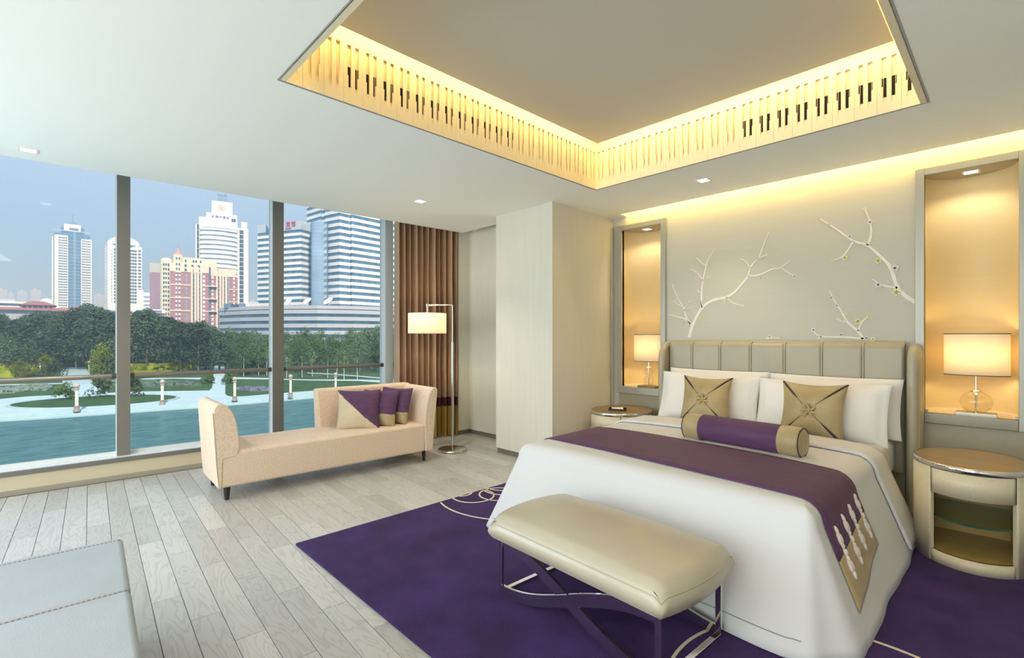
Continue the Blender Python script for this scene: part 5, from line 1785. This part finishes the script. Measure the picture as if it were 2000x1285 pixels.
sign('凯德大酒店', b.root, b.X(430.5), 2.7, b.Z(425), 2.6, M_signp, align='CENTER', sx=1.02)
mb = MB()
for k in range(28):
    a0, a1 = 2 * PI * k / 28, 2 * PI * (k + 1) / 28
    P_ = lambda a, r: (b.X(432) + r * 1.25 * math.cos(a), b.Z(404) + r * math.sin(a))
    q = [P_(a0, 1.9), P_(a1, 1.9), P_(a1, 2.5), P_(a0, 2.5)]
    mb.put([(x, 3.75, z) for x, z in q], [(0, 1, 2, 3)]); 
for a in (.5, 1.57, 2.6, 4.0, 5.4):
    mb.tube([(b.X(432), 3.8, b.Z(404)), (b.X(432) + 1.9 * math.cos(a), 3.8, b.Z(404) + 1.6 * math.sin(a))], .25, 5)
mb.build('gold_emblem', mat('gold_emblem', (.75, .55, .30), .5), b.root)

# rose and cream apartment block
b = Bld('apartment_block', 'rose and cream apartment block with a small red spire', 392, 335)
b.box('side_wing', mat('mauve_wall', (.34, .22, .27), .8, noise_s=.1, noise_amt=.06), 294.5, 320, 534, y0=10, y1=34)
b.box('side_wing_top', mat('pale_stone_top', (.52, .52, .46), .8), 294.5, 320, 516, 534, y0=10, y1=34)
b.box('rose_body', M_bred, 334, 408, 533, y1=24)
b.box('rose_body', M_bred, 411, 467, 537, y0=2.5, y1=26)
b.box('recess', mat('recess_shade_paint', (.16, .17, .19), .8), 405, 412, 520, y0=2, y1=20)  # dark grey box; the shade of the recess is in its colour
b.box('cream_top', M_bcream, 334, 408, 517, 533, y0=-.3, y1=24); b.box('cream_top', M_bcream, 411, 464, 521, 537, y0=2.2, y1=26)
b.box('cream_attic', M_bcream, 357, 398, 504, 518, y0=1.5, y1=20); b.box('cream_attic', M_bcream, 397, 424, 507, 522, y0=4, y1=20)
t_ = MB().lathe([(3.4, 0), (3.4, b.Z(513))], (b.X(326.5), 3.0, 0), 20); t_.build('corner_turret', M_bcream, b.root)
MB().lathe([(3.3, 0), (3.0, 1.0), (1.8, 1.9), (.02, 2.3)], (b.X(326.5), 3.0, b.Z(513)), 20).build('turret_dome', M_bcream, b.root)
MB().lathe([(2.9, 0), (2.9, b.Z(500) - b.Z(535))], (b.X(348.5), 2.2, b.Z(535)), 16).build('spire_drum', M_bcream, b.root)
MB().lathe([(2.7, 0), (1.5, 1.8), (.7, 3.4), (.03, 5.0)], (b.X(348.5), 2.2, b.Z(500)), 16).build('spire_roof', mat('pink_spire', (.58, .28, .26), .7), b.root)
MB().tube([(b.X(348.5), 2.2, b.Z(488)), (b.X(348.5), 2.2, b.Z(480))], .12, 5).build('spire_mast', M_steel, b.root)
for u in (375, 381.5, 387, 393, 424.5, 431, 437, 443):
    y_ = 0 if u < 408 else 2.5
    MB().box(b.X(u) - .55, b.X(u) + .55, y_ - .5, y_ + 1, 0, b.Z(522)).build('cream_strip', M_bcream, b.root)
for v in (558, 583, 607.5):
    MB().box(b.X(334), b.X(373), -.35, .6, b.Z(v) - .35, b.Z(v) + .35).build('cream_band', M_bcream, b.root)
    MB().box(b.X(395), b.X(424), -.1, 2.9, b.Z(v) - .3, b.Z(v) + .3).build('cream_band', M_bcream, b.root)
    MB().box(b.X(449), b.X(467), 2.1, 3.0, b.Z(v + 4) - .3, b.Z(v + 4) + .3).build('cream_band', M_bcream, b.root)
rws = lin(540, 648, 14)
b.wins([345.5, 351.5], rws, 1.0, 1.5, m=M_bwhite, name='white_window'); b.wins([345.5, 351.5], [v + 2.6 for v in rws], .9, .6, name='dark_window')
b.wins([365], rws, 1.7, 2.0, m=mat('grey_window_bay', (.30, .33, .38), .4), name='window_bay')
b.wins([378, 390.2], rws, 1.3, 2.2); b.wins([398.5], rws, 1.3, 1.6, m=M_bwhite, name='white_window')
b.wins([415.5], rws, 1.3, 1.6, y=2.5, m=M_bwhite, name='white_window'); b.wins([428, 440], rws, 1.3, 2.2, y=2.5)
b.wins([447.5], rws, 1.8, 2.0, y=2.5, m=mat('grey_window_bay', (.3, .33, .38), .4), name='window_bay'); b.wins([459.5], rws, 1.0, 1.5, y=2.5, m=M_bwhite, name='white_window')
b.wins([376, 388.5, 363], [521, 529], 1.2, 1.8, y=-.3); b.wins([425, 437], [525, 533], 1.2, 1.8, y=2.2); b.wins([363, 378, 383, 392], [511], 1.0, 1.6, y=1.5)
b.wins([322.5, 326.5, 331], lin(521, 648, 16), .8, 1.5, y=-.45, depth=.6)
b.wins([346, 351], [508, 519, 528], .7, 1.5, y=-.75, depth=.6)

# small buildings around
b = Bld('white_house', 'small white flat block with balconies left of the apartment block', 282, 380)
b.box('wall', M_bwhite, 268, 294, 571, y1=16); b.box('rooftop_hut', M_bwhite, 270, 280, 566, 571, y0=3, y1=10); b.wins([284, 290], [580, 588, 596], 2.2, 1.6, m=mat('blue_balcony', (.32, .42, .55), .5))
b = Bld('low_house', 'low pale building with a blue strip roof below the white flat block', 290, 230)
b.box('wall', mat('pink_wall', (.55, .42, .42), .8), 262, 322, 611, y1=14); b.box('roof', M_bwhite, 258, 322, 604, 611, y0=-1, y1=15); b.wins(lin(268, 314, 14), [608], .8, 1.0, y=-1, m=M_steel)
def hip(b, name, u0, u1, v0, v1, y0, y1, m):
    x0, x1 = b.X(u0), b.X(u1); z0, z1 = b.Z(v0), b.Z(v1); ym = (y0 + y1) / 2; q = min((x1 - x0) * .35, (y1 - y0) / 2)
    MB().put([(x0, y0, z0), (x1, y0, z0), (x1, y1, z0), (x0, y1, z0), (x0 + q, ym, z1), (x1 - q, ym, z1)], [(0, 1, 5, 4), (1, 2, 5), (2, 3, 4, 5), (3, 0, 4), (3, 2, 1, 0)]).build(name, m, b.root)
b = Bld('tiled_hall', 'low hall with red hipped tile roofs above the tree belt', 75, 240)
b.box('wall', mat('ochre_wall', (.50, .46, .36), .8), 42, 106, 595.5, y1=22); hip(b, 'hip_roof', 37, 112, 596, 586, -1.5, 24, M_tile)
b.wins(lin(48, 100, 6), [601], 1.0, 2.0); b.box('long_wall', M_bgrey, -60, 168, 606, y0=-6, y1=8); hip(b, 'long_roof', -62, 172, 607.5, 601, -8, 10, M_tile)
b = Bld('tiled_house', 'small red roofed house between the hall and the white office tower', 147, 255)
b.box('wall', M_bwhite, 110, 166, 604, y1=14); hip(b, 'hip_roof', 132, 166, 602, 597, -1, 14, M_tile); hip(b, 'side_roof', 108, 140, 605, 600, -2, 12, mat('faded_roof_tile', (.45, .24, .27), .75))
b = Bld('low_block', 'row of low pale flat roofed houses behind the tree belt', 210, 270)
b.box('wall', M_bgrey, 166, 262, 605, y1=14); b.box('wall', M_bwhite, 168, 190, 607, y0=-3, y1=3); b.wins(lin(172, 258, 20), [609.5], 1.2, 1.1)
b = Bld('white_hall', 'distant white low building with a round gable, left of the hall roof', 60, 420)
b.box('wall', M_bwhite, -20, 52, 590, y1=20); b.box('wall', M_bgrey, 0, 30, 585, y0=4, y1=20); b.wins(lin(-14, 48, 14), [596], 2, 2.2)
MB().lathe([(5, 0), (4.2, 2.8), (2.4, 4.6), (.02, 5.2)], (b.X(92), 8, b.Z(592)), 16).build('round_gable', M_bwhite, b.root); b.box('gable_wall', M_bwhite, 80, 104, 592, y0=4, y1=14)
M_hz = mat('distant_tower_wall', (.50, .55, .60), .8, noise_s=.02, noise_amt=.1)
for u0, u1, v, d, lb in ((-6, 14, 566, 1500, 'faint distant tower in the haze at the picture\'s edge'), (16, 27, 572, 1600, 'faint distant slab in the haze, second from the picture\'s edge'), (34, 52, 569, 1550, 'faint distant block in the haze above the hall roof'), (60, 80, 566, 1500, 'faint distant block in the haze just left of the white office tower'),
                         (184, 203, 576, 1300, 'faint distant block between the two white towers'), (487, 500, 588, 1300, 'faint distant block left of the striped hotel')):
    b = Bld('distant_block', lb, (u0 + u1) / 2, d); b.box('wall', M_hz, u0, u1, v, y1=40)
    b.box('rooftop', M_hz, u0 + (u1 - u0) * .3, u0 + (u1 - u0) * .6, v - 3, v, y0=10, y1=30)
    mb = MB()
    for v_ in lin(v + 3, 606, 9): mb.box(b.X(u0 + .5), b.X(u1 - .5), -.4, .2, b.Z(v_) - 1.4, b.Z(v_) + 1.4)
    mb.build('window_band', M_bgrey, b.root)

# striped twin blocks: folded facade = list of plan points (u, depth); bands are parts
def striped(root_uc, root_d, name, label, plan, ztop, fl_h, m_band, m_glass, z_start=0, back=28, band_frac=.5, cornice=0):
    b = Bld(name, label, root_uc, root_d, 1)
    rx, ry = bearing(root_uc, root_d)
    Ri = Matrix.Rotation(-YAW, 3, 'Z')
    P = []
    for u, d in plan:
        x, y = bearing(u, d); q = Ri @ Vector((x - rx, y - ry, 0)); P.append((q.x, q.y))
    rear = [(P[-1][0], P[-1][1] + back), (P[0][0], P[0][1] + back)]
    def off(k):
        return [(x, y + k) for x, y in P] + rear
    MB().prism(off(.35), 0, ztop - .2).build('glazing', m_glass, b.root)
    z = ztop - cornice
    if cornice: MB().prism(off(-.1), z, ztop).build('cornice', M_mirror_pale, b.root)
    z -= fl_h * (1 - band_frac)
    while z > z_start + .5:
        MB().prism(off(0), max(.05, z - fl_h * band_frac), z).build('spandrel_band', m_band, b.root)
        z -= fl_h
    return b, P
M_mirror_pale = mat('pale_glass_cornice', (.62, .68, .70), .25, metal=.2)
b, P = striped(588, 290, 'striped_hotel', 'lower white and blue striped hotel block with red rooftop sign',
               [(503, 302), (588, 290), (606, 297)], (HYP - 430.7) / FOC * 290 + EYE - GZ, 3.47, M_bwhite, M_bband, back=9, cornice=5.2)
# rooftop sign lies on the left face
p0, p1 = Vector((*P[0], 0)), Vector((*P[1], 0))
dv_ = (p1 - p0); ang = math.atan2(dv_.y, dv_.x); ln_ = dv_.length
sg = empty('sign', (p0.x, p0.y, (HYP - 448) / FOC * 296 + EYE - GZ), ang); sg.parent = b.root
for ch_, s_ in (('天', .29), ('津', .46), ('宾', .665), ('馆', .785)):
    sign(ch_, sg, ln_ * s_, -.35, 1.1, 3.6, M_signr)
sign('TIANJIN', sg, ln_ * .29, -.35, -.55, 1.45, M_signr); sign('HOTEL', sg, ln_ * .66, -.35, -.55, 1.45, M_signr)
mb = MB(); mb.put([(ln_ * .205, -.3, -1.0), (ln_ * .285, -.3, -1.0), (ln_ * .215, -.3, 4.2)], [(0, 1, 2)]); mb.put([(ln_ * .205, -.15, -1.0), (ln_ * .285, -.15, -1.0), (ln_ * .215, -.15, 4.2)], [(2, 1, 0)])
mb.build('sail_logo', mat('blue_sail', (.03, .14, .42), .5), sg)
b2, P2 = striped(663, 285, 'striped_tower', 'taller white and blue striped tower running up past the ceiling edge, beside the curtain',
                 [(599, 304), (627, 293.5), (627, 295), (634, 294), (634, 292), (663, 285), (686, 291), (686, 289), (747, 306), (747, 308), (800, 322)], 92, 3.82, M_bwhite, M_bband, back=30)
# convex mirror glass stair shaft between them
b = Bld('glass_shaft', 'curved mirror glass shaft between the two striped blocks', 624, 283)
n = 18
mb = MB()
for k in range(n):
    a0, a1 = PI * k / n, PI * (k + 1) / n
    q = [(b.X(624) - 4.7 * math.cos(a), 6 - 5.5 * math.sin(a)) for a in (a0, a1)]
    mb.put([(*q[0], 0), (*q[1], 0), (*q[1], b.Z(432)), (*q[0], b.Z(432))], [(0, 1, 2, 3)], True)
mb.build('curved_glass', M_mirror, b.root)
mb = MB()
for v in lin(440, 600, 22):
    for k in range(n):
        a0, a1 = PI * k / n, PI * (k + 1) / n
        q = [(b.X(624) - 4.76 * math.cos(a), 6 - 5.56 * math.sin(a)) for a in (a0, a1)]
        mb.put([(*q[0], b.Z(v)), (*q[1], b.Z(v)), (*q[1], b.Z(v) + .18), (*q[0], b.Z(v) + .18)], [(0, 1, 2, 3)], True)
o = mb.build('glazing_bar', mat('pale_blue_mullion', (.34, .46, .6), .4), b.root); o['kind'] = 'stuff'
b.box('core', M_bglass, 607, 641, 433, y0=4, y1=14)
# podium
plan = [(428, 262), (470, 250), (540, 240), (620, 238), (690, 243), (800, 262)]
bp_, PP_ = striped(560, 240, 'office_podium', 'long low grey banded office block in front of the striped hotel', plan, 15.8 + 7, 3.45, M_bpod, mat('podium_window_glass', (.06, .12, .18), .3, spec=.3, noise_s=.3, noise_amt=.35, stretch=(1, 1, .3)), back=20, band_frac=.55, cornice=0)
MB().prism([(x, y + 2) for x, y in PP_] + [(PP_[-1][0], PP_[-1][1] + 18), (PP_[0][0], PP_[0][1] + 18)], 22.6, 22.9).build('roof_deck', M_bgrey, bp_.root)
MB().prism([(x, y - .3) for x, y in PP_] + [(PP_[-1][0], PP_[-1][1] + 1), (PP_[0][0], PP_[0][1] + 1)], 21.6, 23.3).build('parapet_band', M_bpod, bp_.root)
RZ = GZ + 23.0
for (u, r_m, tilt, lb) in ((566, 2.3, .9, 'white satellite dish on the podium roof, first from the window post'), (602, 2.5, .75, 'white satellite dish on the podium roof, middle one'), (643, 2.6, .75, 'white satellite dish on the podium roof, nearest the curtain')):
    x, y = bearing(u, 247)
    t = thing('satellite_dish', lb, 'dish', (x, y, RZ), YAW - .5)
    MB().lathe([(.5, 0), (.25, 1.2), (.2, 1.9)], n=10).build('mount', M_bwhite, t)
    m = MB().lathe([(.02, 0), (r_m * .5, .16), (r_m * .85, .5), (r_m, .75), (r_m * .98, .82), (r_m * .5, .28), (.02, .12)], n=28, cap=False)
    m.xf(Matrix.Translation((0, -.3, 2.6)) @ Matrix.Rotation(tilt, 4, 'X'))
    m.build('reflector', M_bwhite, t)
t = thing('rooftop_sign', 'white lattice sign frame on the grey office block\'s roof', 'sign', (*bearing(492, 252), RZ), YAW)
mb = MB()
for i in range(9): mb.box(-3.3 + i * .8, -3.1 + i * .8, 0, .15, 0, 2.6)
for z_ in (.1, 1.2, 2.4): mb.box(-3.4, 3.6, -.05, .2, z_, z_ + .22)
o = mb.build('lattice', M_bwhite, t)
t = thing('roof_plant', 'blue grey machinery housing on the grey office block\'s roof', 'machinery', (*bearing(455, 256), RZ), YAW)
for i, (x0_, w_, h_) in enumerate(((-5, 4, 2.4), (-.5, 3, 2.0), (3, 2.5, 2.5))):
    MB().box(x0_, x0_ + w_, 0, 3, 0, h_).build('housing', M_steel if i != 1 else M_bwin, t, .1)

# ------------------------------------------------------------------ haze over the city
hm = bpy.data.materials.new('city_haze'); hm.use_nodes = True
t = hm.node_tree; t.nodes.clear()
o = t.nodes.new('ShaderNodeOutputMaterial'); v = t.nodes.new('ShaderNodeVolumeScatter')
v.inputs['Color'].default_value = (.46, .76, 1.0, 1); v.inputs['Density'].default_value = .0010; v.inputs['Anisotropy'].default_value = 0.0
t.links.new(v.outputs[0], o.inputs['Volume'])
hz = MB().prism([bearing(-4600, 40), bearing(2600, 40), bearing(2600, 1800), bearing(-4600, 1800)], GZ - .4, 135).build('haze', hm)
hz['kind'] = 'stuff'; hz['label'] = 'thin blue summer haze over the park and the city'; hz['category'] = 'haze'
